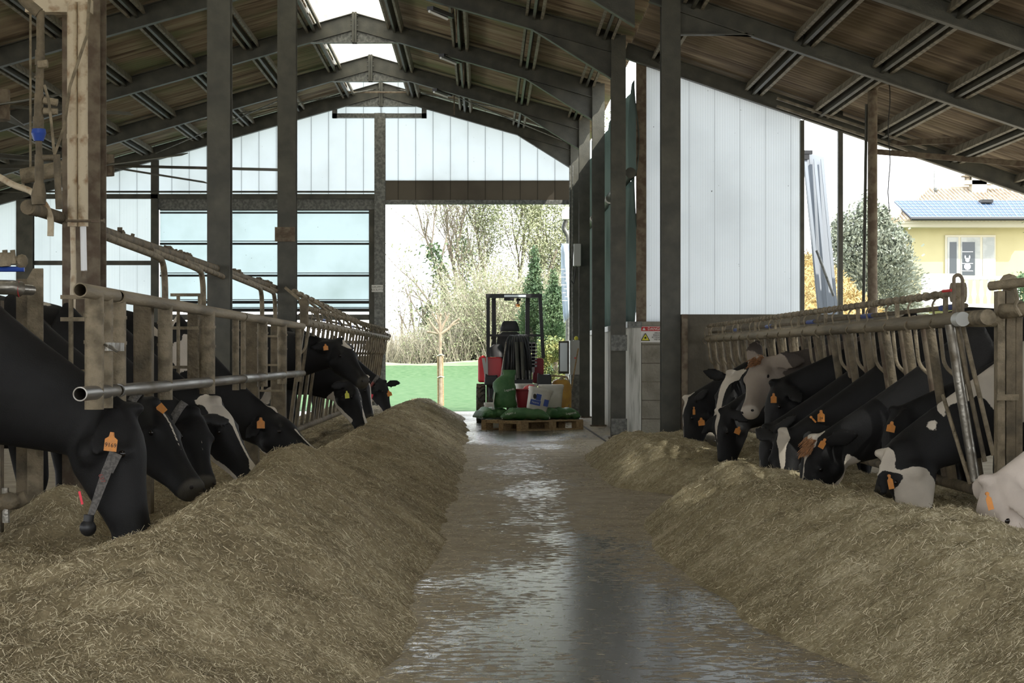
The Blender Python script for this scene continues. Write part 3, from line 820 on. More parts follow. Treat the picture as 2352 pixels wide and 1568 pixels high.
# ------------------------------------------------------------------ doorway corner: cabinet, boxes, banner, broom
def at(px, py, Y): return P(px, py, Y)
t = thing('electric_cabinet', at(1318, 860, 36.0), 'grey electric cabinet with its window door swung open beside the doorway', 'cabinet')
b = MB(); p = at(1308, 860, 36.4); q = at(1330, 782, 36.4); b.bx(p.x, q.x, 36.2, 36.6, p.z, q.z); b.build('body', M['greybox'], t, bevel=.006)
b = MB(); b.bx(p.x + .02, q.x, 36.3, 36.5, 0, p.z); b.build('stand', M['galv'], t)
p = at(1283, 858, 36.2); q = at(1307, 783, 36.2)
b = MB(); b.bx(p.x, q.x, 36.17, 36.2, p.z, q.z); dr = b.build('door', M['steel'], t)
b = MB(); b.bx(p.x + .02, q.x - .03, 36.155, 36.17, p.z + .04, q.z - .03); b.build('window', M['glass'], dr)
b = MB(); p = at(1321, 822, 36.2)
b.tube([p, p - V((0, .02, 0))], .015, 8); b.build('red_button', M['red'], t)
b = MB(); p = at(1324, 777, 36.2); b.ball(p + V((0, .1, 0)), (.035, .035, .04), 10); b.build('yellow_button', M['signyellow'], t)
b = MB(); b.bx(p.x - .05, p.x + .04, 36.25, 36.35, p.z - .06, p.z - .025); b.build('button_box', M['greybox'], t)
b = MB(); p = at(1317, 611, 37.1); q = at(1329, 561, 37.1); b.bx(p.x, q.x + .03, 36.9, 37.21, p.z, q.z)
tag(b.build('junction_box', M['greybox'], None, False, .006), 'pale wall box fixed high on the column beside the doorway', 'box', None, 'thing')
b = MB(); b.tube(bez([at(1318, 560, 37.0), at(1310, 640, 37.0), at(1318, 655, 37.0), at(1324, 600, 37.0)], 6, .2), .01, 6)
tag(b.build('looped_cable', M['cable'], None, True), 'black cable looping down from the pale wall box', 'cable', None, 'thing')
# banner outside the door
b = MB(); n = 10; vs = []; fs = []
for a in range(n + 1):
    for c in range(n + 1):
        u, q = a / n, c / n
        px = 1289 + 21 * u + (6 * (1 - u) * (1 - q) ** 3); py = 742 - 182 * q - 18 * u * (1 - q)
        p = at(px, py, 42.4); vs.append((p.x, p.y + .08 * math.sin(u * 6 + q * 3), p.z))
for a in range(n):
    for c in range(n):
        k0 = a * (n + 1) + c; fs.append((k0, k0 + 1, k0 + n + 2, k0 + n + 1))
b.add(vs, fs); o = b.build('hanging_banner', M['banner'], None, True); o.modifiers.new('t', 'SOLIDIFY').thickness = .004
tag(o, 'pale printed banner hanging just outside the doorway', 'banner', None, 'thing')
b = MB(); b.tube([at(1288, 561, 42.4), at(1312, 561, 42.62)], .02, 8); b.build('hanger', M['galv'], o, True)
b = MB()
for k in range(9):
    p = at(1293 + (k * 7) % 13, 618 + 9 * k, 42.28); b.box(p, (.07 + .02 * (k % 3), .003, .012))
b.build('print', M['greybox'], o)
t = thing('outdoor_duct', at(1300, 500, 42.6), 'pale metal duct and bracket outside the top corner of the doorway', 'duct')
b = MB(); p = at(1291, 505, 42.7); q = at(1311, 482, 42.7); b.bx(p.x, q.x, 42.5, 42.9, p.z, q.z); b.build('hood', M['greybox'], t, bevel=.01)
b = MB(); b.tube(bez([at(1300, 505, 42.7), at(1293, 525, 42.7), at(1306, 540, 42.7), at(1304, 941, 42.7)], 6, .1), .05, 10); b.build('pipe', M['galv'], t, True)
b = MB(); b.tube([at(1305, 935, 35.0), at(1328, 800, 35.3)], .012, 8)
t = b.build('broom', M['wood'], None, True); tag(t, 'broom handle leaning on the wall beside the cabinet', 'broom', None, 'thing')
b = MB(); p = at(1305, 937, 35.0); b.bx(p.x - .03, p.x + .03, 34.85, 35.15, 0.0, .12); b.build('broom_head', M['black'], t)
# pipes on the door corner
for px in (1309, 1315):
    rod(at(px, 956, 38.6), at(px, 380, 38.6), .015, 'conduit', M['galv'], ('thin conduit nearer the doorway opening' if px < 1312 else 'thin conduit closer to the doorway column'), 'conduit', 'conduits beside the doorway')

# ------------------------------------------------------------------ strip lights
for (px, py, Y, lab) in ((1012, 28, 27.9, 'black strip light on a bracket high under the nearest visible purlin'), (1034, 134, 32.8, 'strip light with a pale tube on the middle bay purlin'), (1016, 212, 37.4, 'small strip light far along the aisle roof')):
    t = thing('strip_light', at(px, py, Y), lab, 'light', 'strip lights over the aisle')
    p = at(px, py, Y)
    b = MB(); b.beam(p + V((-.13, -.2, .02)), p + V((.13, .3, -.01)), .05, .09); b.build('housing', M['black'], t)
    b = MB(); b.tube([p + V((-.14, -.2, -.02)), p + V((.08, .25, -.05))], .018, 8); b.build('tube', M['white'], t, True)
    b = MB(); b.beam(p + V((.13, .3, .02)), p + V((.2, .3, .28)), .02, .02, (1, 0, 0)); b.beam(p + V((.2, .3, .25)), p + V((.2, .3, -.35)), .02, .02, (1, 0, 0)); b.build('bracket', M['rust'], t)
# ------------------------------------------------------------------ ceiling fans
def fan(c, R_, phase, label, n=6):
    t = thing('ceiling_fan', c, label, 'fan', 'large slow ceiling fans')
    c = V(c)
    b = MB(); b.tube([c + V((0, 0, -.12)), c + V((0, 0, .12))], [.16, .16], 16); b.build('hub', M['rust'], t, True)
    b = MB(); b.tube([c + V((0, 0, .12)), V((c.x, c.y, zmain(c.x)))], .03, 8); b.build('rod', M['steel'], t, True)
    for k in range(n):
        a = phase + 2 * math.pi * k / n
        d = V((math.cos(a), math.sin(a), -.02)); s = V((-d.y, d.x, .25)).normalized()
        b = MB(); o0 = c + d * .15
        up = d.cross(s)
        b.prism([(-.08, -.006), (.0, -.016), (.08, -.006), (.08, .002), (0, -.006), (-.08, .002)], o0, s, up, d * R_)
        b.build('blade', M['steel'], t)
fan((-4.45, 25.2, EYE + 2.21), 2.05, 0.05, 'dark ceiling fan whose blades reach past the steel column')
fan((-4.0, 17.6, EYE + 2.03), 1.0, 0.35, 'smaller dark fan half hidden by the rusty column', 5)
# ------------------------------------------------------------------ feed heaps
def npmesh(name, verts, quads, m, tone=None, smooth=True):
    me = bpy.data.meshes.new(name)
    nv, nq = len(verts), len(quads)
    me.vertices.add(nv); me.vertices.foreach_set('co', np.asarray(verts, dtype=np.float32).ravel())
    me.loops.add(nq * 4); me.loops.foreach_set('vertex_index', np.asarray(quads, dtype=np.int32).ravel())
    me.polygons.add(nq); me.polygons.foreach_set('loop_start', np.arange(0, nq * 4, 4, dtype=np.int32))
    try: me.polygons.foreach_set('loop_total', np.full(nq, 4, dtype=np.int32))
    except Exception: pass
    if smooth: me.polygons.foreach_set('use_smooth', np.ones(nq, dtype=bool))
    me.materials.append(m)
    if tone is not None:
        at_ = me.attributes.new('tone', 'FLOAT', 'POINT'); at_.data.foreach_set('value', np.asarray(tone, dtype=np.float32))
    me.update(calc_edges=True)
    me.validate()
    o = bpy.data.objects.new(name, me); COL.objects.link(o)
    return o

def feed_mat(name, dk, md, lt):
    m, n, b = new_mat(name)
    a = n.nodes.new('ShaderNodeAttribute'); a.attribute_name = 'tone'
    tcn = n.nodes.new('ShaderNodeTexCoord')
    nz = n.nodes.new('ShaderNodeTexNoise'); nz.inputs['Scale'].default_value = 90; nz.inputs['Detail'].default_value = 4
    n.links.new(tcn.outputs['Object'], nz.inputs['Vector'])
    n2 = n.nodes.new('ShaderNodeTexNoise'); n2.inputs['Scale'].default_value = 2.6; n2.inputs['Detail'].default_value = 3
    n.links.new(tcn.outputs['Object'], n2.inputs['Vector'])
    s = n.nodes.new('ShaderNodeMath'); s.operation = 'MULTIPLY_ADD'; s.inputs[1].default_value = 0.5
    n.links.new(nz.outputs['Fac'], s.inputs[0]); n.links.new(a.outputs['Fac'], s.inputs[2])
    s2 = n.nodes.new('ShaderNodeMath'); s2.operation = 'MULTIPLY_ADD'; s2.inputs[1].default_value = 0.62
    n.links.new(n2.outputs['Fac'], s2.inputs[0]); n.links.new(s.outputs[0], s2.inputs[2])
    cr = n.nodes.new('ShaderNodeValToRGB')
    cr.color_ramp.elements[0].position = 0.38; cr.color_ramp.elements[0].color = (*dk, 1)
    cr.color_ramp.elements[1].position = 1.05 - 0.05; cr.color_ramp.elements[1].color = (*lt, 1)
    e = cr.color_ramp.elements.new(0.74); e.color = (*md, 1)
    n.links.new(s2.outputs[0], cr.inputs[0])
    n.links.new(cr.outputs[0], b.inputs['Base Color'])
    b.inputs['Roughness'].default_value = 0.8
    b.inputs['Specular IOR Level'].default_value = 0.2
    return m
M['feed'] = feed_mat('chopped feed', (0.115, 0.09, 0.052), (0.31, 0.255, 0.155), (0.64, 0.57, 0.40))
M['feed_r'] = feed_mat('chopped hay feed', (0.135, 0.107, 0.06), (0.36, 0.305, 0.185), (0.72, 0.65, 0.47))

def vnoise(x, y, sc, seed):
    """smooth value noise on arrays"""
    rs = np.random.RandomState(seed)
    g = rs.rand(256, 256)
    u, v = x * sc + 50, y * sc + 50
    iu, iv = np.floor(u).astype(int), np.floor(v).astype(int)
    fu, fv = u - iu, v - iv
    fu = fu * fu * (3 - 2 * fu); fv = fv * fv * (3 - 2 * fv)
    q = lambda a, b_: g[a % 256, b_ % 256]
    return (q(iu, iv) * (1 - fu) + q(iu + 1, iv) * fu) * (1 - fv) + (q(iu, iv + 1) * (1 - fu) + q(iu + 1, iv + 1) * fu) * fv - 0.5

def sstep(a, b_, x):
    t = np.clip((x - a) / (b_ - a), 0, 1); return t * t * (3 - 2 * t)

def HL(x, y):
    x = np.asarray(x, float); y = np.asarray(y, float)
    edge = np.interp(y, [2, 7, 9, 14, 20, 30, 37, 39.2], [-.44, -.34, -.28, -.24, -.22, -.24, -.38, -.8]) + 0.10 * vnoise(x * 0, y, 1.3, 3) + .03 * vnoise(x * 0, y, 6, 4)
    xc = np.interp(y, [2, 7, 10, 16, 25, 39], [-1.25, -1.10, -1.04, -1.0, -1.0, -1.05])
    hc = np.interp(y, [2, 4.6, 6, 7, 8, 9.5, 11, 12.5, 13.6, 14.8, 16.5, 19, 22, 34, 38.5, 39.3], [.03, .10, .22, .35, .42, .43, .42, .44, .38, .31, .32, .38, .41, .36, .25, 0.0]) + 0.05 * vnoise(x * 0, y, .9, 5)
    u = np.clip((x - xc) / (edge - xc), 0, 3)
    right = hc * np.maximum(1 - u, 0) ** 1.12 * (1 + .55 * u)
    back = np.interp(y, [2, 4.6, 6, 7.5, 9.0, 12, 16, 39], [.03, .10, .20, .33, .20, .20, .18, .14])
    left = hc - (hc - back) * sstep(0.05, 0.55, xc - x)
    h = np.where(x > xc, right, left)
    h = h + 0.07 * np.exp(-(((x + 1.12) / .2) ** 2 + ((y - 12.4) / .5) ** 2)) + 0.26 * np.exp(-(((x + 1.93) / .24) ** 2 + ((y - 10.0) / .5) ** 2))
    amp = np.clip(h * 4, 0, 1)
    h = h + amp * (0.07 * vnoise(x, y, 2.2, 6) + 0.045 * vnoise(x, y, 6.5, 7) + 0.026 * vnoise(x, y, 17, 8))
    return np.where(u > 1.0, np.minimum(h, -0.01), h)

def HR(x, y):
    x = np.asarray(x, float); y = np.asarray(y, float)
    edge = np.interp(y, [2, 7, 8.5, 10, 11.4, 13.5, 15.3, 15.9, 16.6, 17.4, 20, 23.0, 24.2], [1.38, 1.23, 1.07, .97, .94, 1.0, 1.22, 1.62, 1.35, 1.04, 1.02, 1.04, 1.4]) + 0.08 * vnoise(x * 0, y, 1.5, 13)
    wd = np.interp(y, [2, 8, 12, 15, 18, 24], [.95, .8, .62, .42, .42, .42])
    xc = edge + wd
    hc = np.interp(y, [2, 7, 9, 11, 13, 14.5, 15.6, 16.5, 18, 20, 22.5, 24.2], [.34, .36, .36, .36, .33, .29, .14, .15, .28, .30, .26, .0])
    u = np.clip((xc - x) / (xc - edge), 0, 3)
    front = hc * np.maximum(1 - u, 0) ** 1.12 * (1 + .55 * u)
    back = hc - (hc - np.minimum(.24, hc)) * sstep(0.15, 0.7, x - xc)
    h = np.where(x < xc, front, back)
    h = np.where((x > 1.88) & (y > 23.25), 0, h)
    h = h + 0.06 * np.exp(-(((x - 1.55) / .22) ** 2 + ((y - 13.6) / .7) ** 2)) + .05 * np.exp(-(((x - 1.95) / .15) ** 2 + ((y - 12.7) / .4) ** 2))
    amp = np.clip(h * 4, 0, 1)
    h = h + amp * (0.07 * vnoise(x, y, 2.4, 16) + 0.05 * vnoise(x, y, 7, 17) + 0.028 * vnoise(x, y, 17, 18))
    return np.where(u > 1.0, np.minimum(h, -0.01), h)

def heap(name, Hf, x0, x1, y0, y1, dx, dy, nst, m, label, seed, tone0=0.12):
    rs = np.random.RandomState(seed)
    nx, ny = int((x1 - x0) / dx) + 1, int((y1 - y0) / dy) + 1
    X, Y = np.meshgrid(np.linspace(x0, x1, nx), np.linspace(y0, y1, ny), indexing='ij')
    Z = Hf(X, Y)
    Z = Z + np.where(Z > 0.01, rs.rand(nx, ny) * 0.013, 0)
    Z = np.maximum(Z, -0.02)
    top = np.stack([X, Y, Z], -1).reshape(-1, 3)
    idx = np.arange(nx * ny).reshape(nx, ny)
    q = np.stack([idx[:-1, :-1], idx[1:, :-1], idx[1:, 1:], idx[:-1, 1:]], -1).reshape(-1, 4)
    keep = (Z[:-1, :-1] > -0.015) | (Z[1:, :-1] > -0.015) | (Z[1:, 1:] > -0.015) | (Z[:-1, 1:] > -0.015)
    q = q[keep.reshape(-1)]
    # straws, denser near the camera
    t = rs.rand(nst * 3) ** 1.0
    ylo = max(y0, 3.9)
    ys = 1.0 / (1 / ylo + (1 / y1 - 1 / ylo) * t)
    xs = x0 + (x1 - x0) * rs.rand(len(ys))
    zs = Hf(xs, ys)
    ok = zs > 0.004
    xs, ys, zs = xs[ok][:nst], ys[ok][:nst], zs[ok][:nst]
    n = len(xs)
    e = 0.02
    gxx = (Hf(xs + e, ys) - zs) / e; gyy = (Hf(xs, ys + e) - zs) / e
    gxx = np.clip(gxx, -1.2, 1.2); gyy = np.clip(gyy, -1.2, 1.2)
    th = rs.rand(n) * 2 * np.pi
    L = (0.006 + 0.016 * rs.rand(n) + 0.03 * rs.rand(n) ** 12) * (1 + ys * 0.02)
    W = (0.0007 + 0.0012 * rs.rand(n)) * (0.75 + ys * 0.06)
    d = np.stack([np.cos(th), np.sin(th), np.cos(th) * gxx + np.sin(th) * gyy + rs.randn(n) * 0.35], -1)
    d /= np.linalg.norm(d, axis=1, keepdims=True)
    s = np.cross(d, np.stack([rs.randn(n) * .6 - gxx, rs.randn(n) * .6 - gyy, np.ones(n)], -1))
    s /= np.linalg.norm(s, axis=1, keepdims=True)
    c = np.stack([xs, ys, zs + 0.008 + np.abs(d[:, 2]) * L * .35], -1)
    a = d * L[:, None] / 2; b_ = s * W[:, None] / 2
    sv = np.stack([c - a - b_, c + a - b_, c + a + b_, c - a + b_], 1).reshape(-1, 3)
    sq = (np.arange(n * 4).reshape(n, 4) + len(top))
    tn = np.concatenate([np.full(len(top), tone0 - .12) + rs.rand(len(top)) * 0.16, np.repeat(0.0 + 0.80 * rs.rand(n) ** 1.7, 4)])
    o = npmesh(name, np.concatenate([top, sv]), np.concatenate([q, sq]), m, tn, smooth=False)
    tag(o, label, 'feed', None, 'stuff')
    return o
heap('feed_heap', HL, -2.75, -0.15, 3.5, 39.6, 0.026, 0.034, 380000, M['feed'], 'long ridge of chopped brown feed along the gate side of the aisle', 1)
heap('feed_heap', HR, 0.85, 2.9, 3.5, 24.4, 0.026, 0.034, 300000, M['feed_r'], 'broad heap of straw coloured feed in front of the cows on the danger sign side', 2, 0.2)

# loose chaff on the floor beside both heaps
def litter(n, seed):
    rs = np.random.RandomState(seed)
    ys = 1.0 / (1 / 5.5 + (1 / 34 - 1 / 5.5) * rs.rand(n))
    side = rs.rand(n) < 0.5
    dd = np.abs(rs.randn(n)) * 0.26
    el = np.interp(ys, [2, 7, 9, 14, 20, 39], [-.50, -.40, -.34, -.30, -.28, -.5])
    er = np.interp(ys, [2, 7, 8.5, 11.4, 13.5, 15.3, 15.9, 17.4, 24], [1.45, 1.30, 1.14, 1.0, 1.05, 1.22, 1.6, 1.04, 1.2])
    xs = np.where(side, el - .05 + dd, er + .05 - dd)
    th = rs.rand(n) * np.pi
    L = (0.006 + 0.022 * rs.rand(n) ** 2) * (1 + ys * .03); W = (0.0012 + .001 * rs.rand(n)) * (0.8 + ys * .08)
    d = np.stack([np.cos(th), np.sin(th), rs.randn(n) * .1], -1); s = np.stack([-np.sin(th), np.cos(th), rs.randn(n) * .2], -1)
    c = np.stack([xs, ys, np.full(n, .004)], -1)
    a = d * L[:, None] / 2; b_ = s * W[:, None] / 2
    sv = np.stack([c - a - b_, c + a - b_, c + a + b_, c - a + b_], 1).reshape(-1, 3)
    o = npmesh('straw_litter', sv, np.arange(n * 4).reshape(n, 4), M['feed_r'], np.repeat(0.1 + 0.5 * rs.rand(n), 4), False)
    tag(o, 'loose chaff scattered over the floor beside both feed heaps', 'straw', None, 'stuff')
litter(34000, 9)
# ------------------------------------------------------------------ gate run on the left: two long gates
XGt = -1.6
def PX(px, py, x):
    """point with sideways position x that lies behind pixel (px, py)"""
    s = (px - CX) / x
    Y = F / s
    return V((x, Y, EYE - (py - CY) / s))
def yat(px, x): return F * x / (px - CX)
zt_, zb_ = 1.312, 0.901
def gate(y0, y1, label, uprights, frames, hollow=True):
    t = thing('feed_gate', (XGt, y0, 0), label, 'gate', 'tubular gates of the feed run')
    for nm, z, m in (('top_rail', zt_, 'rail_dirty'), ('bottom_rail', zb_, 'rail_tube')):
        b = MB()
        b.tube([(XGt, y0, z), (XGt, (y0 + y1) / 2, z), (XGt, y1, z)], 0.029, 20, cap=False)
        b.tube([(XGt, y0 - .001, z), (XGt, y1, z)], 0.024, 20, cap=False)
        # annular ends
        for yy in (y0, y1):
            vs = []
            for j in range(20):
                a = 2 * math.pi * j / 20
                vs += [(XGt + .029 * math.cos(a), yy, z + .029 * math.sin(a)), (XGt + .024 * math.cos(a), yy, z + .024 * math.sin(a))]
            b.add(vs, [(2 * j, 2 * j + 1, (2 * j + 3) % 40, (2 * j + 2) % 40) for j in range(20)])
        b.build(nm, M[m], t, True)
    for (px, wpx) in uprights:
        y = yat(px, XGt); s = F / y
        r = max(.014, wpx / s / 2)
        b = MB(); b.tube([(XGt - .01, y, zb_ - .07), (XGt - .01, y, zt_ + .0)], r, 14)
        b.tube([(XGt - .01, y, zt_ - .10), (XGt - .01, y, zt_ - .085)], r * 1.12, 14); b.tube([(XGt - .01, y, zb_ + .2), (XGt - .01, y, zb_ + .215)], r * 1.1, 14)
        b.build('upright', M['dirty_lt'], t, True)
    for (px0, px1, pys) in frames:
        b = MB()
        y = yat(px1, XGt - .10); s = F / y
        xa, xb = (px0 - CX) / s, (px1 - CX) / s
        zs = [EYE - (p - CY) / s for p in pys]
        for z in zs: b.box(((xa + xb) / 2, y, z), (xb - xa, .03, .018))
        for xx in (xa + .25 * (xb - xa), xb - .05 * (xb - xa)): b.tube([(xx, y, zs[0]), (xx, y, zs[-1])], .011, 8)
        b.build('side_frame', M['dirty_lt'], t)
    return t
gate(8.60, 9.42, 'short tubular gate whose open pipe end faces the camera beside the bolted plate', [(222, 44), (247, 36)], [(140, 232, (682, 733, 853, 903))])
gate(9.50, 14.35, 'middle tubular gate of the run, passing before the rusty column', [(278, 34), (384, 34), (480, 36), (545, 16)], [(392, 462, (677, 753, 843, 928))])
gate(14.42, 19.1, 'longest tubular gate of the run, its bottom rail rubbed bright', [(562, 12), (606, 24), (651, 22), (688, 14)], [(585, 655, (772, 838, 897))])
# latch with chain on the short gate
b = MB()
b.box((XGt + .035, 9.2, 1.09), (.015, .40, .035)); b.tube([(XGt + .05, 8.95, 1.09), (XGt + .08, 8.99, 1.07), (XGt + .05, 9.03, 1.09), (XGt + .02, 8.99, 1.105), (XGt + .05, 8.95, 1.09)], .005, 6)
tag(b.build('gate_latch', M['tube']), 'flat metal latch with a chain link between the two nearest uprights', 'latch', None, 'thing')
# posts that carry the gates behind, dropping to the kerb
for (px, lab, g) in ((330, 'stout dirty post behind the middle gate', 0.06), (455, 'flat faced dirty post behind the middle gate', .075), (578, 'post behind the joint of the middle and longest gate', .07), (640, 'dirty post at the end of the gate run before the curved bars', .08)):
    g *= .8; y = yat(px, -1.78)
    b = MB(); b.bx(-1.78 - g, -1.78 + g, y - g, y + g, 0, 1.34)
    tag(b.build('gate_post', M['dirty'], None, False, .008), lab, 'post', 'posts behind the gate run', 'thing')
# low kerbs the cows stand behind
b = MB(); b.bx(-1.98, -1.84, 3, 37, 0, .14); struct(b, 'kerb_west', M['concrete_old'], 'low concrete kerb under the gate run', 'kerb')
b = MB(); b.bx(2.62, 2.78, 3, 23.3, 0, .16); struct(b, 'kerb_east', M['concrete_old'], 'low concrete kerb under the headlock fence', 'kerb')

# bolted plate post at the picture edge and what it carries
t = thing('plate_post', P(70, 1100, 9.9), 'broad mottled steel plate post beside the big black cow', 'post')
Y0 = 10.15
def pz(py, Y): return EYE - (py - CY) * Y / F
def pxx(px, Y): return (px - CX) * Y / F
b = MB(); b.prism([(pxx(62, Y0), pz(640, Y0)), (pxx(62, Y0), pz(880, Y0) - .0), (pxx(62, Y0), 0), (pxx(99, Y0), 0), (pxx(99, Y0), pz(616, Y0)), (pxx(76, Y0), pz(616, Y0))], (0, Y0, 0), (1, 0, 0), (0, 0, 1), (0, .012, 0))
b.build('plate', M['dirty_lt'], t, bevel=.003)
b = MB(); b.bx(pxx(36, Y0), pxx(64, Y0), Y0 + .01, Y0 + .07, 0, pz(640, Y0)); b.build('shaft', M['dirty'], t)
b = MB(); b.bx(pxx(-4, 9.6), pxx(7, 9.6), 9.55, 9.62, 0, pz(690, 9.6)); b.build('front_post', M['dirty'], t)
b = MB(); b.tube([P(-60, 658, 9.75), P(30, 660, 9.75), P(46, 664, 9.78)], [.033, .033, .036], 16); b.tube([P(44, 664, 9.8), P(72, 666, 9.9)], [.026, .024], 14); b.build('cross_tube', M['tube'], t, True)
b = MB(); b.tube([P(44, 664, 9.77), P(45, 664, 9.77)], .037, 16); b.build('red_band', M['red'], t, True)
b = MB()
b.tube([P(-40, 618, 9.8), P(56, 618, 9.8)], .012, 8); b.build('blue_rod', M['blue'], t, True)
b = MB(); b.tube([P(-30, 592, 9.8), P(44, 598, 9.8)], .018, 10); b.ball(P(50, 600, 9.8), (.03, .025, .033), 10); b.tube([P(8, 590, 9.78), P(10, 612, 9.78)], .03, 12)
for k in range(4): b.tube([P(2 + k * 9, 580 - (k % 2) * 6, 9.78), P(5 + k * 9, 606, 9.78)], .012, 8)
b.build('hinge', M['dirty_lt'], t, True)
b = MB(); b.tube(bez([P(36, 800, 9.9), P(48, 802, 9.95), P(60, 815, 10.0), P(68, 830, 10.0)], 5, .03), .008, 6); b.build('bent_rod', M['dirty'], t, True)
# clamp and hanging lump near the floor at the edge
t = thing('floor_clamp', P(30, 1160, 9.2), 'dirty pipe clamp low down at the picture edge under the big black cow', 'clamp')
b = MB(); b.tube([P(-40, 1165, 9.3), P(40, 1150, 9.4), P(62, 1140, 9.4)], [.03, .035, .03], 12); b.ball(P(20, 1150, 9.35), (.05, .04, .04), 10); b.build('collar', M['dirty'], t, True)
b = MB(); b.tube([P(-20, 1120, 9.35), P(-20, 1210, 9.35)], .02, 8); b.tube([P(12, 1120, 9.35), P(14, 1200, 9.35)], .016, 8); b.build('rod', M['tube'], t, True)

# ------------------------------------------------------------------ curved standing bars and their sloping header pipe
XH, ZH = -2.42, EYE + .79
t = thing('header_pipe', (XH, 11.7, ZH), 'long dirt crusted pipe sloping away above the gates', 'pipe')
b = MB(); b.tube([(XH, 11.7, ZH + .0), (XH, 20, ZH), (XH, 28.2, ZH)], .034, 14); b.build('pipe', M['dirty'], t, True)
b = MB()
rs = random.Random(3)
for i in range(110):
    y = 11.9 + 14.5 * rs.random() ** .8; sz_ = rs.uniform(.01, .024)
    if (math.sin(y * 1.9) + .5 * math.sin(y * 4.7)) < 0.1: continue
    b.box((XH + rs.uniform(-.015, .02), y, ZH + .034 + sz_ * .2), (sz_ * 1.6, sz_ * 1.4, sz_ * 1.5), Matrix.Rotation(rs.uniform(0, 3), 3, 'Z') @ Matrix.Rotation(rs.uniform(0, 3), 3, 'X'))
for i in range(20):
    y = 11.9 + 6 * rs.random(); b.box((XH, y, ZH - .036), (.015, .02, .025), Matrix.Rotation(rs.uniform(0, 3), 3, 'Y'))
o = b.build('dirt_crust', M['drycake'], t); o['kind'] = 'stuff'
b = MB()
c = P(68, 477, 11.6); b.tube([c + V((0, -.05, 0)), c + V((0, .06, 0))], [.04, .04], 16); b.tube([c + V((0, -.055, 0)), c + V((0, -.05, 0))], .026, 12)
b.tube([c, (XH, 11.75, ZH)], .038, 12); b.build('elbow', M['dirty'], t, True)
bends = [(379, 600), (467, 620), (524, 640), (602, 665), (632, 683), (672, 690)]
for i, (px, py) in enumerate(bends):
    xx = -2.36; y = yat(px, xx)
    b = MB(); z = ZH - .07
    b.tube(bez([(XH + .02, y - 2.6, ZH - .03), (xx, y - .5, z), (xx, y, z - .02), (xx, y + .02, .0)], 8, .33), .024, 10)
    o = b.build('curved_bar', M['dirty_lt'], None, True)
    tag(o, 'curved standing bar, %s from the camera, dropping from the sloping pipe to the floor' % ['first', 'second', 'third', 'fourth', 'fifth', 'sixth'][i], 'bar', 'curved standing bars', 'thing')

# ------------------------------------------------------------------ vertical water pipe with valve, cream pipes
t = thing('water_pipe', P(90, 480, 11.5), 'dirty vertical water pipe with a blue valve at the picture edge', 'pipe')
Yp = 11.5
def vp(px0, py0, px1, py1, r0, r1=None, Y=Yp, n=12):
    b.tube([P(px0, py0, Y), P(px1, py1, Y)], [r0, r0 if r1 is None else r1], n)
b = MB()
vp(93, 25, 93, 130, .022); vp(92, 115, 92, 150, .026, .028); vp(92, 150, 90, 215, .022); vp(90, 175, 90, 180, .026); vp(90, 215, 88, 290, .025); vp(88, 268, 88, 296, .03); vp(89, 324, 90, 360, .018); vp(90, 355, 90, 420, .024); vp(90, 420, 89, 450, .028, .042); vp(89, 450, 89, 470, .042, .036)
vp(130, 355, 136, 480, .019); b.tube([P(90, 362, Yp), P(136, 362, Yp)], .016, 10)
b.tube([P(90, 30, Yp), P(60, 5, Yp), P(40, -20, Yp)], .03, 10)
b.build('pipe', M['dirty'], t, True)
b = MB(); vp(89, 296, 89, 306, .036, .040); vp(89, 306, 89, 324, .040, .026); vl = b.build('valve', M['blue'], t, True)
b = MB(); b.tube([P(90, 150, Yp) + V((0, -.03, 0)), P(112, 148, Yp) + V((0, -.03, 0))], .022, 8); b.build('fitting', M['dirty_lt'], t, True)
for (x1_, y1_, x2_, y2_, r_) in ((100, 230, 132, 236, .02), (100, 255, 132, 256, .018)):
    b = MB(); b.tube([P(x1_, y1_, Yp), P(x2_, y2_, Yp)], r_, 8); b.build('fitting', M['dirty_lt'], t, True)
b = MB(); b.tube(bez([P(102, 195, Yp - .1), P(112, 230, Yp - .1), P(120, 300, Yp - .1), P(124, 350, Yp - .1)], 6, .1), .008, 6); b.build('hose', M['dirty_lt'], t, True)
b = MB(); b.tube(bez([P(-20, 395, 12.2), P(30, 425, 12.1), P(72, 438, 12.0), P(105, 470, 11.9), P(117, 500, 11.9), P(116, 542, 11.9)], 6, .06), .018, 10)
tag(b.build('branch_pipe', M['pipe_cream'], None, True), 'pale plastic pipe dipping past the blue valve pipe', 'pipe', None, 'thing')
b = MB(); b.tube([P(50, 405, 14), P(150, 385, 14)], .05, 12); b.tube([P(52, 408, 14), P(54, 440, 14)], .01, 6); q = P(70, 405, 14); b.tube([q, V((q.x, q.y, zmain(q.x) + .02))], .008, 6)
tag(b.build('roof_pipe', M['dirty_lt'], None, True), 'dirty pipe crossing behind the blue valve pipe just under the roof', 'pipe', None, 'thing')
Yc = 12.0
for i, (a, c, lab) in enumerate(((166, 169, 'cream stained pipe, the one next to the blue valve'), (190, 193, 'cream stained pipe with a clean white stretch, beside the rusty column'))):
    t = thing('drain_pipe', P(a, 640, Yc), lab, 'pipe', 'twin cream pipes')
    b = MB(); b.tube([P(a, 5, Yc), P(a, 300, Yc), P(a + 1, 520, Yc)], .0285, 16); b.tube([P(a, 308, Yc), P(a, 318, Yc)], .031, 16); b.build('upper_pipe', M['pipe_cream'], t, True)
    b = MB(); b.tube([P(a + 1, 516, Yc), P(a + 3, 622, Yc)], .017 if i else .015, 14); b.build('lower_pipe', M['white'] if i else M['pipe_cream'], t, True)
    b = MB(); b.tube([P(a + 3, 620, Yc), P(a + (3 if i else -4), 640 if i else 860, Yc)], .017, 12); b.build('end_pipe', M['rust'] if i else M['pipe_cream'], t, True)
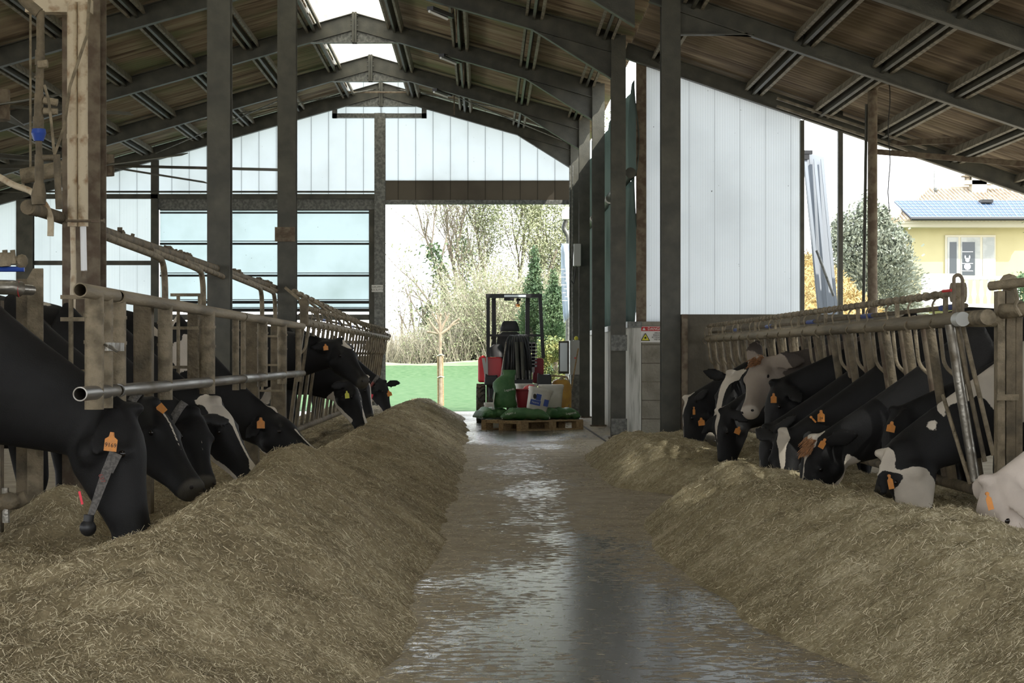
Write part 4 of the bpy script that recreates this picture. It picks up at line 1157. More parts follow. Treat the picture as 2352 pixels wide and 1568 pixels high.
b = MB(); b.box(P(136, 15, 12.1), (.36, .10, .075)); tag(b.build('pipe_bracket_beam', M['pipe_cream']), 'rusty cream cross bar over the two cream pipes', 'beam', None, 'thing')
b = MB(); p = P(152, 507, Yc - .06); q = P(238, 507, Yc - .06); b.tube([p, q], .007, 8); b.tube([q, q + V((.004, 0, 0))], .014, 8); b.box((p + q) / 2 + V((.06, 0, 0)), (.05, .02, .02))
tag(b.build('pipe_clamp', M['rust'], None, True), 'rusty clamp rod binding the cream pipes to the column', 'clamp', None, 'thing')
b = MB(); b.tube([P(205, 0, 11.9), P(200, 80, 11.9), P(160, 200, 11.9), P(148, 290, 11.9), P(125, 355, 11.9)], .009, 6)
tag(b.build('slack_rope', M['dirty_lt'], None, True), 'slack dirty rope hanging across the cream pipes', 'rope', None, 'thing')

# ------------------------------------------------------------------ headlock fences
def headlocks(xf, side, y0, y1, pitch, label, near_end, zt=1.236, lean=.13, fine=1.0, far=False):
    """side +1: cows on the +x side"""
    t = thing('headlock_fence', (xf, y0, 0), label, 'fence')
    b = MB(); b.tube([(xf, y0, zt), (xf, y1, zt)], .038, 16); b.build('top_rail', M['rail_dirty'] if not far else M['dirty_lt'], t, True)
    b = MB(); b.tube([(xf + side * lean * 1.2, y0, .36), (xf + side * lean * 1.2, y1, .36)], .03, 12); b.build('bottom_rail', M['dirty'], t, True)
    zl = zt + .135
    b = MB(); b.tube([(xf, y0 + .05, zl), (xf, y1, zl)], .018, 10)
    for k in range(int((y1 - y0) / .22)):
        y = y0 + .15 + k * .22; b.tube([(xf, y, zl), (xf, y + .05, zl)], .024, 8)
    b.build('lock_bar', M['dirty_lt'], t, True)
    b = MB(); b.tube([(xf + side * .05, y0 + .1, zl - .065), (xf + side * .05, y1, zl - .065)], .013, 8); b.build('release_bar', M['dirty'], t, True)
    for k in range(int((y1 - y0) / 2.4) + 1):
        y = y0 + .35 + k * 2.4
        if y > y1: break
        b = MB(); b.tube([(xf + side * .05, y, zl - .065), (xf + side * .05, y + .35, zl - .065)], .0155, 8); b.build('blue_sleeve', M['blue'], t, True)
    n = int((y1 - y0 - .3) / pitch)
    for k in range(n + 1):
        y = y0 + .25 + k * pitch
        # fixed stanchion
        b = MB(); b.tube([(xf + side * .03, y, zt), (xf + side * (lean + .03), y, .36)], .026 if not far else .016, 10); b.build('stanchion', M['dirty'], t, True)
        ym = y + pitch * .30; b = MB(); b.tube([(xf + side * .035, ym, zt), (xf + side * (lean + .035), ym, .36)], .019 if not far else .010, 10); b.build('stanchion', M['rust'] if not far else M['tube'], t, True)
        # swinging bar, bent where the neck passes
        y2 = y + pitch * .42
        b = MB(); b.tube(bez([(xf + side * .0, y2, zt + .04), (xf + side * .03, y2 + .0, zt - .24), (xf + side * .10, y2 - .03, zt - .30), (xf + side * .12, y2 - .05, zt - .52), (xf + side * .16, y2 - .02, .38)], 4, .05), .011, 8)
        b.build('swing_bar', M['dirty_lt'], t, True)
        # S hook from the lock bar over the rail
        b = MB(); b.tube(bez([(xf, y2, zl), (xf - side * .035, y2, zl - .05), (xf - side * .02, y2, zl - .11), (xf - side * .055, y2, zt - .02), (xf - side * .02, y2, zt - .055)], 4, .02), .006, 6)
        b.build('hook', M['dirty_lt'], t, True)
        if k % 2 == 0:
            b = MB(); b.box((xf, y + .1, (zt + zl) / 2), (.018, .05, zl - zt)); b.build('bracket', M['dirty_lt'], t)
    return t
f = headlocks(2.38, 1, 10.9, 23.2, .66, 'long row of dirty cow headlocks ending at the brown concrete wall', True)
b = MB(); c = V((2.38, 10.95, 1.371)); b.tube([c + V((-.035, 0, 0)), c + V((.035, 0, 0))], .05, 14); b.tube([c + V((0, -.02, -.1)), c + V((0, -.02, 0))], .022, 8); b.build('end_casting', M['dirty_lt'], f, True)
b = MB(); b.tube([c + V((-.04, -.03, .01)), c + V((-.055, .1, .01))], .008, 6); b.build('red_tip', M['red'], f, True)
b = MB(); b.tube([(2.38, 10.3, 1.236), (2.38, 10.9, 1.236)], .038, 14); b.build('rail_end', M['dirty_lt'], f, True)
b = MB(); pp = P(2206, 733, 10.62); b.tube([pp + V((0, -.06, 0)), pp + V((0, .06, 0))], .036, 18); b.build('round_cap', M['greybox'], f, True)
b = MB(); a = P(2191, 735, 10.7); c2 = P(2211, 735, 10.7)
b.tube(bez([a, P(2191, 634, 10.7), P(2203, 630, 10.7), P(2211, 640, 10.7), c2], 8, .02), .009, 8); b.build('hoop', M['rust'], f, True)
# raked tubes by the open lock nearest the camera
for (x0, y0_, x1, y1_, r, m) in ((2182, 745, 2240, 1105, .026, 'tube'), (2165, 905, 2228, 1110, .010, 'dirty_lt'), (2196, 750, 2262, 1060, .012, 'dirty'), (2212, 750, 2282, 1045, .012, 'dirty_lt')):
    b = MB(); b.tube([P(x0, y0_, 10.75), P(x1, y1_, 10.75)], r, 10); b.build('raked_tube', M[m], f, True)
# near post cluster at picture edge
t = thing('fence_post', (2.62, 10.6, 0), 'heavy ribbed fence post at the near end of the headlocks', 'post')
Yq = 10.6
for (a, c, z, m) in ((2288, 2306, 668, 'dirty_lt'), (2308, 2330, 650, 'dirty'), (2330, 2346, 690, 'dirty')):
    b = MB(); b.bx(pxx(a, Yq), pxx(c, Yq), Yq - .03, Yq + .05, 0, pz(z, Yq)); b.build('channel', M[m], t, bevel=.004)
for py in (905, 1090):
    b = MB(); b.bx(pxx(2284, Yq), pxx(2335, Yq), Yq - .05, Yq - .02, pz(py + 14, Yq), pz(py, Yq)); b.build('strap', M['dirty_lt'], t)
b = MB(); b.tube([P(2220, 735, Yq), P(2300, 735, Yq)], .034, 14); b.tube([P(2300, 715, Yq - .1), P(2420, 705, Yq - .3)], .036, 12); b.build('rail_stub', M['dirty_lt'], t, True)
b = MB(); b.tube([P(2275, 657, 10.1), P(2420, 640, 9.8)], .022, 10); b.ball(P(2318, 648, 10.05), (.045, .03, .04), 10); b.build('lock_bar', M['dirty_lt'], t, True)
b = MB(); b.tube([P(2290, 658, 10.08), P(2318, 657, 10.08)], .007, 6); b.build('red_tip', M['red'], t, True)
b = MB(); b.tube(bez([P(2330, 655, 10.0), P(2338, 690, 10), P(2330, 700, 10), P(2345, 725, 10)], 4, .02), .009, 6); b.build('hook', M['dirty_lt'], t, True)

# far fence on the gate side
f2 = headlocks(-1.62, -1, 19.5, 36.2, .64, 'far row of headlocks running to the doorway on the gate side', False, zt=1.355, far=True)
b = MB(); b.tube([(-1.62, 19.5, 1.33), (-1.62, 19.5, 1.54)], .04, 12); b.tube([(-1.62, 19.45, 1.53), (-1.62, 19.55, 1.53)], .045, 12); b.build('end_casting', M['dirty'], f2, True)
UP0, UP1 = P(676, 670, 22.5), P(893, 771, 36.2)
b = MB(); b.tube([UP0, UP1], .022, 10)
for i in range(26):
    q = UP0.lerp(UP1, i / 25); b.tube([q, q + (UP1 - UP0).normalized() * .12], .034, 8)
o = b.build('lever_rail', M['dirty_lt'], None, True); tag(o, 'lever rail carrying the slanted bars of the far headlocks', 'rail', None, 'thing')
for k in range(9):
    px = 660 + 25 * k; u = (px - 676) / 217
    q0 = UP0 + (UP1 - UP0) * max(-.1, u * .80)
    y1 = 21.6 + k * 1.72
    q1 = V((-1.64, min(y1, 36), 1.40))
    b = MB(); b.tube(bez([q0, q0.lerp(q1, .86) + V((0, 0, .035)), q1, q1 - V((0, 0, .12))], 5, .2), .015, 8)
    o = b.build('lever_bar', M['dirty_lt'], None, True); tag(o, 'slanted lever bar of the far headlocks, %s from the gate run' % ['first', 'second', 'third', 'fourth', 'fifth', 'sixth', 'seventh', 'eighth', 'ninth'][k], 'bar', 'slanted lever bars', 'thing')
# ------------------------------------------------------------------ cows
def coat_mat(name, dark, light, muzzle):
    m, n, b = new_mat(name)
    a = n.nodes.new('ShaderNodeAttribute'); a.attribute_name = 'white'
    a2 = n.nodes.new('ShaderNodeAttribute'); a2.attribute_name = 'nose'
    tcn = n.nodes.new('ShaderNodeTexCoord')
    nz = n.nodes.new('ShaderNodeTexNoise'); nz.inputs['Scale'].default_value = 60; nz.inputs['Detail'].default_value = 3
    n.links.new(tcn.outputs['Object'], nz.inputs['Vector'])
    ad = n.nodes.new('ShaderNodeMath'); ad.operation = 'MULTIPLY_ADD'; ad.inputs[1].default_value = 0.35; n.links.new(nz.outputs['Fac'], ad.inputs[0]); n.links.new(a.outputs['Fac'], ad.inputs[2])
    mr = n.nodes.new('ShaderNodeMapRange'); mr.inputs[1].default_value = 0.13; mr.inputs[2].default_value = 0.22; n.links.new(ad.outputs[0], mr.inputs[0])
    lg = n.nodes.new('ShaderNodeTexNoise'); lg.inputs['Scale'].default_value = 5; lg.inputs['Detail'].default_value = 5
    n.links.new(tcn.outputs['Object'], lg.inputs['Vector'])
    def var(c, k):
        cr = n.nodes.new('ShaderNodeValToRGB')
        cr.color_ramp.elements[0].position = .35; cr.color_ramp.elements[0].color = (*c, 1)
        cr.color_ramp.elements[1].position = .7; cr.color_ramp.elements[1].color = (*k, 1)
        n.links.new(lg.outputs['Fac'], cr.inputs[0]); return cr.outputs[0]
    mx = n.nodes.new('ShaderNodeMix'); mx.data_type = 'RGBA'
    n.links.new(mr.outputs[0], mx.inputs[0]); n.links.new(var(dark, tuple(x * 1.7 for x in dark)), mx.inputs[6]); n.links.new(var(light, tuple(x * .72 for x in light)), mx.inputs[7])
    m2 = n.nodes.new('ShaderNodeMix'); m2.data_type = 'RGBA'
    n.links.new(a2.outputs['Fac'], m2.inputs[0]); n.links.new(mx.outputs[2], m2.inputs[6]); m2.inputs[7].default_value = (*muzzle, 1)
    n.links.new(m2.outputs[2], b.inputs['Base Color'])
    b.inputs['Roughness'].default_value = 0.62
    b.inputs['Specular IOR Level'].default_value = 0.22
    fb = n.nodes.new('ShaderNodeTexNoise'); fb.inputs['Scale'].default_value = 160; fb.inputs['Detail'].default_value = 2
    n.links.new(tcn.outputs['Object'], fb.inputs['Vector'])
    bp = n.nodes.new('ShaderNodeBump'); bp.inputs['Strength'].default_value = 0.35; bp.inputs['Distance'].default_value = 0.004
    n.links.new(fb.outputs['Fac'], bp.inputs['Height']); n.links.new(bp.outputs[0], b.inputs['Normal'])
    return m
M['coat'] = coat_mat('black and white coat', (0.0065, 0.0063, 0.0063), (0.60, 0.54, 0.45), (0.05, 0.045, 0.035))
M['coat_pink'] = coat_mat('black and white coat, pink nose', (0.0065, 0.0063, 0.0063), (0.60, 0.54, 0.46), (0.36, 0.22, 0.17))
M['coat_brown'] = coat_mat('greyish brown coat', (0.045, 0.036, 0.030), (0.30, 0.25, 0.205), (0.42, 0.37, 0.31))
M['coat_white'] = coat_mat('pinkish white coat', (0.03, 0.022, 0.02), (0.62, 0.54, 0.47), (0.42, 0.33, 0.29))
M['topknot'] = mat('ginger tuft hair', (0.36, 0.17, 0.07), 0.9, c2=(0.22, 0.12, 0.06), scale=60)
M['nostril'] = mat('dark nostril', (0.01, 0.008, 0.008), 0.5)

HEAD = [  # t, top, bottom, half width, taper(top wider)
    (-.075, -.06, -.16, .05, 0), (-.06, -.03, -.19, .075, 0), (-.02, -.004, -.22, .092, .05), (.03, .012, -.262, .098, .12), (.09, .018, -.285, .104, .20), (.15, .012, -.282, .108, .28),
    (.21, -.004, -.262, .096, .25), (.27, -.020, -.246, .082, .15), (.33, -.032, -.226, .072, .08), (.39, -.042, -.208, .067, .05),
    (.435, -.046, -.198, .070, .05), (.475, -.050, -.194, .075, .10), (.51, -.060, -.186, .071, .08), (.53, -.078, -.172, .054, 0), (.54, -.10, -.15, .028, 0)]

def make_cow(label, poll, muz, hint, coat='coat', hl=None, blaze=None, white=(), dark=(), tags=(), collar=None, voxel=.016, side=None, reach=None, wz=None, wy=0.0, seed=1, body_white=0.10, ear_dirs=None, ear_scale=1.15, jaw_white=None, tuft=None, neck_k=1.0, brown=False, withers=None, straight=False, group='cows feeding'):
    Pp = P(*poll) if not isinstance(poll, Vector) else poll
    Mm = P(*muz) if not isinstance(muz, Vector) else muz
    if wz is None: wz = 1.40 if Pp.x < 0 else 1.31
    if reach is None: reach = .84 if Pp.x < 0 else 1.08
    if ear_dirs and Pp.x > 0: ear_dirs = (ear_dirs[1], ear_dirs[0])
    hx = (Mm - Pp).normalized()
    Lh = (Mm - Pp).length
    k = (hl or max(.46, min(.56, Lh))) / .54
    hz = V(hint); hz = (hz - hx * hz.dot(hx)).normalized()
    hy = hz.cross(hx)
    def H(x, y, z): return Pp + (hx * x + hy * y + hz * z) * k
    sd_ = side if side is not None else (-1 if Pp.x < 0 else 1)
    f = V((-sd_, 0, 0))                      # facing direction of the body
    W_ = V(withers) if withers is not None else V((Pp.x + sd_ * reach, Pp.y + wy, wz))
    if straight is not False: f = V(straight).normalized()
    lat = V((-f.y, f.x, 0))
    mb = MB()
    # head
    mb.loft([(H(t, 0, (a + c) / 2), hy * w_ * k, hz * ((a - c) / 2) * k, tp) for (t, a, c, w_, tp) in HEAD], 24, p=2.35)
    for s in (-1, 1):
        mb.ball(H(.12, s * .062, -.165), (.075 * k, .075 * k, .07 * k), 12)        # cheek
        mb.ball(H(.165, s * .088, -.045), (.036 * k, .036 * k, .036 * k), 10)       # brow
        mb.ball(H(.50, s * .040, -.088), (.032 * k, .032 * k, .032 * k), 10)        # nostril pad
    mb.ball(H(.47, 0, -.158), (.055 * k, .05 * k, .032 * k), 10)                    # chin
    mb.ball(H(-.02, 0, .006), (.05 * k, .05 * k, .03 * k), 10)                      # poll
    # ears
    ears = []
    for i, s in enumerate((-1, 1)):
        d = V(ear_dirs[i]) if ear_dirs and ear_dirs[i] is not None else (hy * s * 1.0 - hx * .45 - hz * .30)
        d.normalize()
        base = H(-.005, s * .085, -.045)
        wv = (hx - d * hx.dot(d))
        if ear_dirs and ear_dirs[i] is not None and abs(d.y) < .75:
            wv = d.cross(V((0, 1, 0)))
        wv.normalize()
        tv = d.cross(wv).normalized()
        e = ear_scale
        secs = []
        for (q, ww, tt) in ((-.02, .022, .016), (.02, .03, .016), (.06, .046, .015), (.10, .052, .013), (.14, .044, .012), (.175, .026, .011), (.195, .010, .009)):
            secs.append((base + d * q * e + wv * .01 * math.sin(q * 12) , wv * ww * e, tv * max(tt, voxel * .72)))
        mb.loft(secs, 14)
        ears.append((base, d, wv, tv))
    # neck: curve from the back of the head to the shoulder
    p0 = H(.03, 0, -.125); p3 = W_ + f * .02 - V((0, 0, .34))
    c1 = p0 - hx * .07 * k + (p3 - p0) * .22; c2 = p3 + (p0 - p3) * .30 + V((0, 0, .02))
    secs = []
    for i in range(9):
        t = i / 8
        c = p0 * (1 - t) ** 3 + c1 * 3 * t * (1 - t) ** 2 + c2 * 3 * t * t * (1 - t) + p3 * t ** 3 - V((0, 0, .035)) * math.sin(t * 3.14)
        tg = (c1 - p0) * 3 * (1 - t) ** 2 + (c2 - c1) * 6 * t * (1 - t) + (p3 - c2) * 3 * t * t
        tg.normalize()
        up = (hz * (1 - t) ** 2 + V((0, 0, 1)) * (t * 1.3)); up = (up - tg * up.dot(tg)).normalized()
        lt = tg.cross(up)
        hv = .142 * k + (.345 - .142) * (t ** 1.35) * neck_k; hw = .078 * k + (.20 - .078) * (t ** 1.4)
        secs.append((c, lt * hw, up * hv))
        if i == 1: cinfo = (V(c), tg, lt * hw, up * hv)
    mb.loft(secs, 22)
    # trunk
    bk = -f
    for_ = [(-.16, .95, .16, .10), (-.08, .90, .28, .17), (.08, .93, .40, .235), (.28, .955, .425, .27), (.55, .93, .435, .32), (.85, .925, .43, .345), (1.10, .95, .40, .33), (1.32, 1.02, .34, .29), (1.48, 1.07, .27, .25), (1.58, 1.10, .18, .17), (1.62, 1.12, .09, .09)]
    dz = W_.z - 1.38
    mb.loft([(V((W_.x, W_.y, 0)) + bk * q + V((0, 0, z + dz)), lat * hw, V((0, 0, hv))) for (q, z, hv, hw) in for_], 26, p=2.2)
    base0 = V((W_.x, W_.y, 0))
    for s in (-1, 1):
        o = base0 + lat * s * .17
        mb.tube([o + bk * .06 + V((0, 0, 1.0)), o + bk * .04 + V((0, 0, .78)), o + bk * .06 + V((0, 0, .60)), o + bk * .03 + V((0, 0, .38)), o + bk * .04 + V((0, 0, .30)), o + bk * .05 + V((0, 0, .14)), o + bk * .02 + V((0, 0, .07)), o + V((0, 0, .012))], [.16, .12, .075, .055, .042, .042, .052, .062], 12)
        o = base0 + lat * s * .19
        mb.tube([o + bk * 1.22 + V((0, 0, 1.05)), o + bk * 1.16 + V((0, 0, .85)), o + bk * 1.20 + V((0, 0, .68)), o + bk * 1.38 + V((0, 0, .52)), o + bk * 1.42 + V((0, 0, .44)), o + bk * 1.39 + V((0, 0, .28)), o + bk * 1.37 + V((0, 0, .14)), o + bk * 1.33 + V((0, 0, .06)), o + bk * 1.31 + V((0, 0, .012))], [.21, .19, .12, .065, .052, .044, .044, .054, .062], 12)
        mb.ball(base0 + bk * 1.28 + lat * s * .22 + V((0, 0, 1.30 + dz)), .07, 10)   # hip
    mb.ball(base0 + bk * 1.08 + V((0, 0, .60)), (.17, .16, .15), 12)            # udder
    mb.tube([base0 + bk * 1.60 + V((0, 0, 1.28 + dz)), base0 + bk * 1.68 + V((0, 0, 1.1)), base0 + bk * 1.69 + V((0, 0, .8)), base0 + bk * 1.68 + V((0, 0, .55)), base0 + bk * 1.68 + V((0, 0, .42))], [.045, .032, .026, .035, .02], 8)
    tmp = mb.build('tmp', M[coat])
    r = tmp.modifiers.new('r', 'REMESH'); r.mode = 'VOXEL'; r.voxel_size = voxel; r.use_smooth_shade = True
    sm = tmp.modifiers.new('s', 'SMOOTH'); sm.factor = .5; sm.iterations = int(5 * .016 / voxel) + 1
    dg = bpy.context.evaluated_depsgraph_get()
    me = bpy.data.meshes.new_from_object(tmp.evaluated_get(dg))
    bpy.data.objects.remove(tmp)
    me.name = 'cow_body'
    nv = len(me.vertices)
    co = np.empty(nv * 3, dtype=np.float32); me.vertices.foreach_get('co', co); co = co.reshape(-1, 3).astype(float)
    # head frame coordinates
    A = np.array([list(hx), list(hy), list(hz)]); hc = (co - np.array(Pp)) @ A.T / k
    rel = co - np.array(W_)
    noi = vnoise(rel[:, 0] + seed * 3.1, rel[:, 2] + rel[:, 1] * .8, 1.7, 100 + seed) + .35 * vnoise(rel[:, 0], rel[:, 2] + rel[:, 1], 5, 200 + seed)
    bodymask = sstep(.05, .35, (rel @ np.array(bk)))
    wfield = -0.45 + bodymask * (noi * 1.8 + body_white * 3)
    edge_n = .06 * vnoise(hc[:, 0] + seed, hc[:, 1] + hc[:, 2], 14, 300 + seed)
    inhead = (hc[:, 0] > -.08) & (hc[:, 0] < .6) & (np.abs(hc[:, 1]) < .14) & (hc[:, 2] > -.32) & (hc[:, 2] < .08)
    if blaze is not None:
        bt, bw_ = zip(*blaze)
        bwid = np.interp(hc[:, 0], bt, bw_)
        ztop = np.interp(hc[:, 0], [h[0] for h in HEAD], [h[1] for h in HEAD])
        val = (bwid - np.abs(hc[:, 1]) + edge_n * .12) / .03
        val = np.where(inhead & (hc[:, 2] > ztop - .10 - bwid * .6), val, -9)
        wfield = np.maximum(wfield, np.clip(val, -1, 1))
    if jaw_white is not None:
        t0, t1, zz = jaw_white
        zbot = np.interp(hc[:, 0], [h[0] for h in HEAD], [h[2] for h in HEAD])
        val = np.minimum.reduce([(hc[:, 0] - t0) / .04, (t1 - hc[:, 0]) / .04, (zbot + zz - hc[:, 2] + edge_n * .3) / .03])
        val = np.where(inhead, val, -9)
        wfield = np.maximum(wfield, np.clip(val, -1, 1))
    for c, rr in white:
        c = P(*c) if not isinstance(c, Vector) else c
        dd = np.linalg.norm((co - np.array(c)) * np.array([1, .55, 1]), axis=1) * (1 + edge_n * 6)
        wfield = np.maximum(wfield, np.clip((1 - dd / rr) * 3, -1, 1))
    for c, rr in dark:
        c = P(*c) if not isinstance(c, Vector) else c
        dd = np.linalg.norm((co - np.array(c)) * np.array([1, .55, 1]), axis=1) * (1 + edge_n * 6)
        wfield = np.minimum(wfield, np.where(dd < rr * 1.6, -np.clip((1 - dd / rr) * 3, -1, 1), 9))
    if coat == 'coat_white':
        wfield = np.maximum(wfield, np.where(bodymask < .5, 1.0, wfield))
        for c, rr in dark:
            dd = np.linalg.norm(co - np.array(P(*c)), axis=1); wfield = np.where(dd < rr, -1, wfield)
    nose = sstep(.475, .50, hc[:, 0] + .25 * (hc[:, 2] + .1) * 0) * inhead
    hoof = co[:, 2] < .06
    wfield = np.where(hoof, -1, wfield)
    for nm, arr in (('white', wfield - .17), ('nose', nose)):
        at_ = me.attributes.new(nm, 'FLOAT', 'POINT'); at_.data.foreach_set('value', arr.astype(np.float32))
    t = bpy.data.objects.new('cow', me); COL.objects.link(t)
    # set the origin at the hooves under the withers
    o_ = V((W_.x, W_.y, 0)); me.transform(Matrix.Translation(-o_)); t.location = o_
    tag(t, label, 'cow', group, 'thing')
    # coat texture space stays attached
    for s in (-1, 1):
        b = MB(); b.ball(H(.172, s * .1035, -.052), .0175 * k, 12); b.build('eye', M['eye'], t, True)
    b = MB()
    for s in (-1, 1): b.ball(H(.522, s * .046, -.086), (.014 * k, .014 * k, .011 * k), 8)
    b.build('nostrils', M['nostril'], t, True)
    if tuft:
        b = MB(); rs = random.Random(seed)
        for i in range(140):
            c = H(rs.uniform(-.03, .08), rs.uniform(-.05, .05), .012); d = hx * rs.uniform(.2, .9) + hy * rs.uniform(-.6, .6) + hz * rs.uniform(.3, .7)
            b.tube([c, c + d * .03, c + d * .05 + hx * .015], [.004, .0035, .001], 4)
        b.build('poll_tuft', M[tuft], t, True)
    for i, tg_ in enumerate(tags):
        (px, py, wpx, hpx, rot, mt, txt, dy) = tg_
        Y = Pp.y + dy; s = F / Y; c = P(px, py, Y); w2, h2 = wpx / s / 2, hpx / s / 2
        ux = V((math.cos(rot), .12, math.sin(rot))).normalized(); uy = V((-math.sin(rot), 0, math.cos(rot)))
        b = MB()
        b.prism([(-w2, -h2), (w2, -h2), (w2 * 1.0, h2 * .25), (w2 * .45, h2 * .5), (w2 * .3, h2), (-w2 * .3, h2), (-w2 * .45, h2 * .5), (-w2, h2 * .25)], c, ux, uy, V((0, .0025, 0)))
        q = c + uy * h2 * .8; b.tube([q + V((0, -.004, 0)), q + V((0, .014, 0))], .008, 8)
        tgo = b.build('ear_tag', M[mt], t); tgo['label'] = 'orange ear tag' if mt == 'orange' else 'yellow ear tag'
        if txt: text_mesh(txt, h2 * .62, 'tag_number', M['ink'], tgo, c - uy * h2 * .38, ux, uy, off=.0012)
    if collar:
        c, tgv, av, bv = cinfo
        vs = []; n = 36
        for j in range(n):
            th = 2 * math.pi * j / n
            for wv in (-.022, .022):
                vs.append(c + (av * math.cos(th) + bv * math.sin(th)) * 1.07 + tgv * wv)
        b = MB(); b.add(vs, [(2 * j, 2 * j + 1, (2 * j + 3) % (2 * n), (2 * j + 2) % (2 * n)) for j in range(n)])
        co_ = b.build('collar', M['collar'], t, True); md = co_.modifiers.new('t', 'SOLIDIFY'); md.thickness = .004
        # woven number patch on the side seen from the aisle end
        sg = -1 if av.y > 0 else 1
        vs = []
        for j in range(7):
            th = -.15 + .5 * j / 6
            for wv in (-.018, .018):
                vs.append(c + (av * sg * math.cos(th) + bv * math.sin(th)) * 1.10 + tgv * wv)
        b = MB(); b.add(vs, [(2 * j, 2 * j + 1, 2 * j + 3, 2 * j + 2) for j in range(6)]); o2 = b.build('number_patch', M['collartxt'], co_, True); o2.modifiers.new('t', 'SOLIDIFY').thickness = .003
    return t, H, (hx, hy, hz, k)

O = 'orange'
G1 = 'cows feeding along the gate side'
G2 = 'cows feeding on the danger sign side'
r = make_cow('huge black cow at the picture edge with ear tag 9169 and a hanging neck strap', (304, 950, 9.35), (376, 1212, 9.2), (1, -.05, .35), voxel=.013, seed=1, body_white=-.05, hl=.60,
    ear_dirs=((-.35, -.55, -.85), None), tags=((255, 1014, 29, 44, -.12, O, '9169', -.30),), group=G1)
L1 = r[0]
# strap and bell of the first cow
b = MB(); a = P(266, 1040, 9.16); c = P(247, 1082, 9.13); d = P(240, 1082, 9.13); e = P(204, 1195, 9.14)
def strap(b, p, q, w0, w1, th=.004):
    dd = (q - p).normalized(); s = dd.cross(V((0, 1, 0))).normalized()
    b.add([p + s * w0, p - s * w0, q - s * w1, q + s * w1, p + s * w0 + V((0, th, 0)), p - s * w0 + V((0, th, 0)), q - s * w1 + V((0, th, 0)), q + s * w1 + V((0, th, 0))],
          [(0, 1, 2, 3), (4, 5, 6, 7), (0, 1, 5, 4), (1, 2, 6, 5), (2, 3, 7, 6), (3, 0, 4, 7)])
strap(b, a, c, .028, .024); st = b.build('collar', M['collar'], L1); st['label'] = 'worn grey strap hanging down the cheek'
b = MB(); strap(b, c + V((-.002, -.004, .004)), e, .021, .013); b.build('collar', M['collar'], L1)
text_mesh('637', .026, 'stitched_number', M['collartxt'], L1, (P(234, 1098, 9.12)), (.35, 0, -.94), (.94, 0, .35), off=.004)
b = MB(); c = P(202, 1212, 9.13); b.ball(c, (.036, .034, .036), 14); b.tube([c + V((.002, 0, .028)), c + V((.004, 0, .055))], .022, 10); b.build('collar_weight', M['black'], L1, True)
b = MB(); strap(b, P(182, 1128, 9.2), P(189, 1158, 9.2), .005, .005); b.build('red_strap', M['redtape'], L1)
make_cow('black cow with a thin white stripe between the eyes, just beyond the tag 9169 cow', (352, 930, 10.7), (506, 1128, 10.4), (1, -.42, .8), voxel=.014, seed=2, body_white=-.02, hl=.53,
    blaze=((0, .0), (.04, .016), (.25, .012), (.34, .001)), tags=((368, 941, 22, 26, 2.3, O, '', -.05),), collar=(-.09, .35, ''), ear_dirs=((-.9, -.35, -.1), None), group=G1)
make_cow('black cow turned to the camera with a grey collar, behind the thin striped cow', (446, 948, 11.75), (490, 1092, 11.45), (.6, -.85, .35), voxel=.015, seed=3, body_white=0.0,
    blaze=((.05, 0), (.1, .006), (.3, .006), (.4, 0)), collar=(-.10, .5, ''), group=G1)
make_cow('cow with broad white forehead, white blaze and white jaw, nose in the feed ridge', (497, 925, 12.9), (616, 1086, 12.8), (1, -.45, .7), voxel=.014, seed=4, body_white=.05,
    blaze=((-.08, .10), (.05, .10), (.11, .06), (.18, .022), (.40, .016), (.45, .05), (.50, .05)), jaw_white=(.02, .46, .055), ear_dirs=((-.35, -.6, -.35), None), white=(((112, 670, 12.8), .09), ((182, 708, 12.8), .09)), group=G1)
make_cow('black faced cow with pink nose and thin white blaze, muzzle held over the feed', (625, 946, 15.2), (757, 1036, 15.0), (.75, -.35, 1), coat='coat_pink', voxel=.015, seed=5, body_white=.0,
    blaze=((-.06, .03), (.0, .03), (.06, .004), (.2, .0), (.23, .018), (.42, .018), (.45, .06), (.5, .07)), jaw_white=(.05, .25, .03), tags=((599, 971, 18, 25, 0, O, '', -.22),), ear_dirs=((-.5, -.6, -.6), None), white=(((742, 1038, 14.9), .07), ((436, 812, 15.1), .13), ((372, 738, 15.1), .11), ((560, 965, 14.9), .0001)), group=G1)
make_cow('black cow with a yellow ear tag and white blaze, first beyond the gate run', (812, 880, 21.9), (858, 978, 21.7), (1, -.3, .4), voxel=.017, seed=6, body_white=.0, wz=1.42,
    blaze=((-.06, .02), (.05, .012), (.3, .012), (.4, .04), (.5, .05)), jaw_white=(.0, .4, .05), white=(((612, 905, 21.7), .10),), tags=((797, 906, 10, 17, .1, 'tagyellow', '', -.22),), ear_dirs=((-.6, -.6, -.1), None), group=G1)
make_cow('black cow with raised head and white poll, under the far headlocks', (784, 784, 20.6), (852, 862, 20.3), (.7, -.55, 1), voxel=.017, seed=7, body_white=.0,
    white=(((806, 779, 20.5), .10),), tags=((748, 797, 11, 14, .1, O, '', -.12),), ear_dirs=((-1, -.4, -.1), None), group=G1)
make_cow('black cow with a white patched cheek behind the yellow tagged one', (842, 868, 24.6), (868, 950, 24.5), (1, -.2, .3), voxel=.02, seed=8, body_white=.0, blaze=((-.08, .03), (.5, .02)), collar=(-.08, .4, ''), group=G1)
L9, H9, _ = make_cow('farthest black cow against the green field, with a red marked collar', (884, 878, 28.2), (908, 944, 28.0), (1, -.2, .6), voxel=.02, seed=9, body_white=.0, jaw_white=(.3, .5, .03),
    tags=((894, 903, 11, 13, .3, O, '', -.13),), ear_dirs=((-.3, -.7, -.5), (.8, .3, .1)), collar=(-.10, .5, ''), group=G1)
b = MB(); strap(b, P(855, 905, 27.7), P(849, 925, 27.7), .015, .012); b.build('red_strap', M['redtape'], L9)
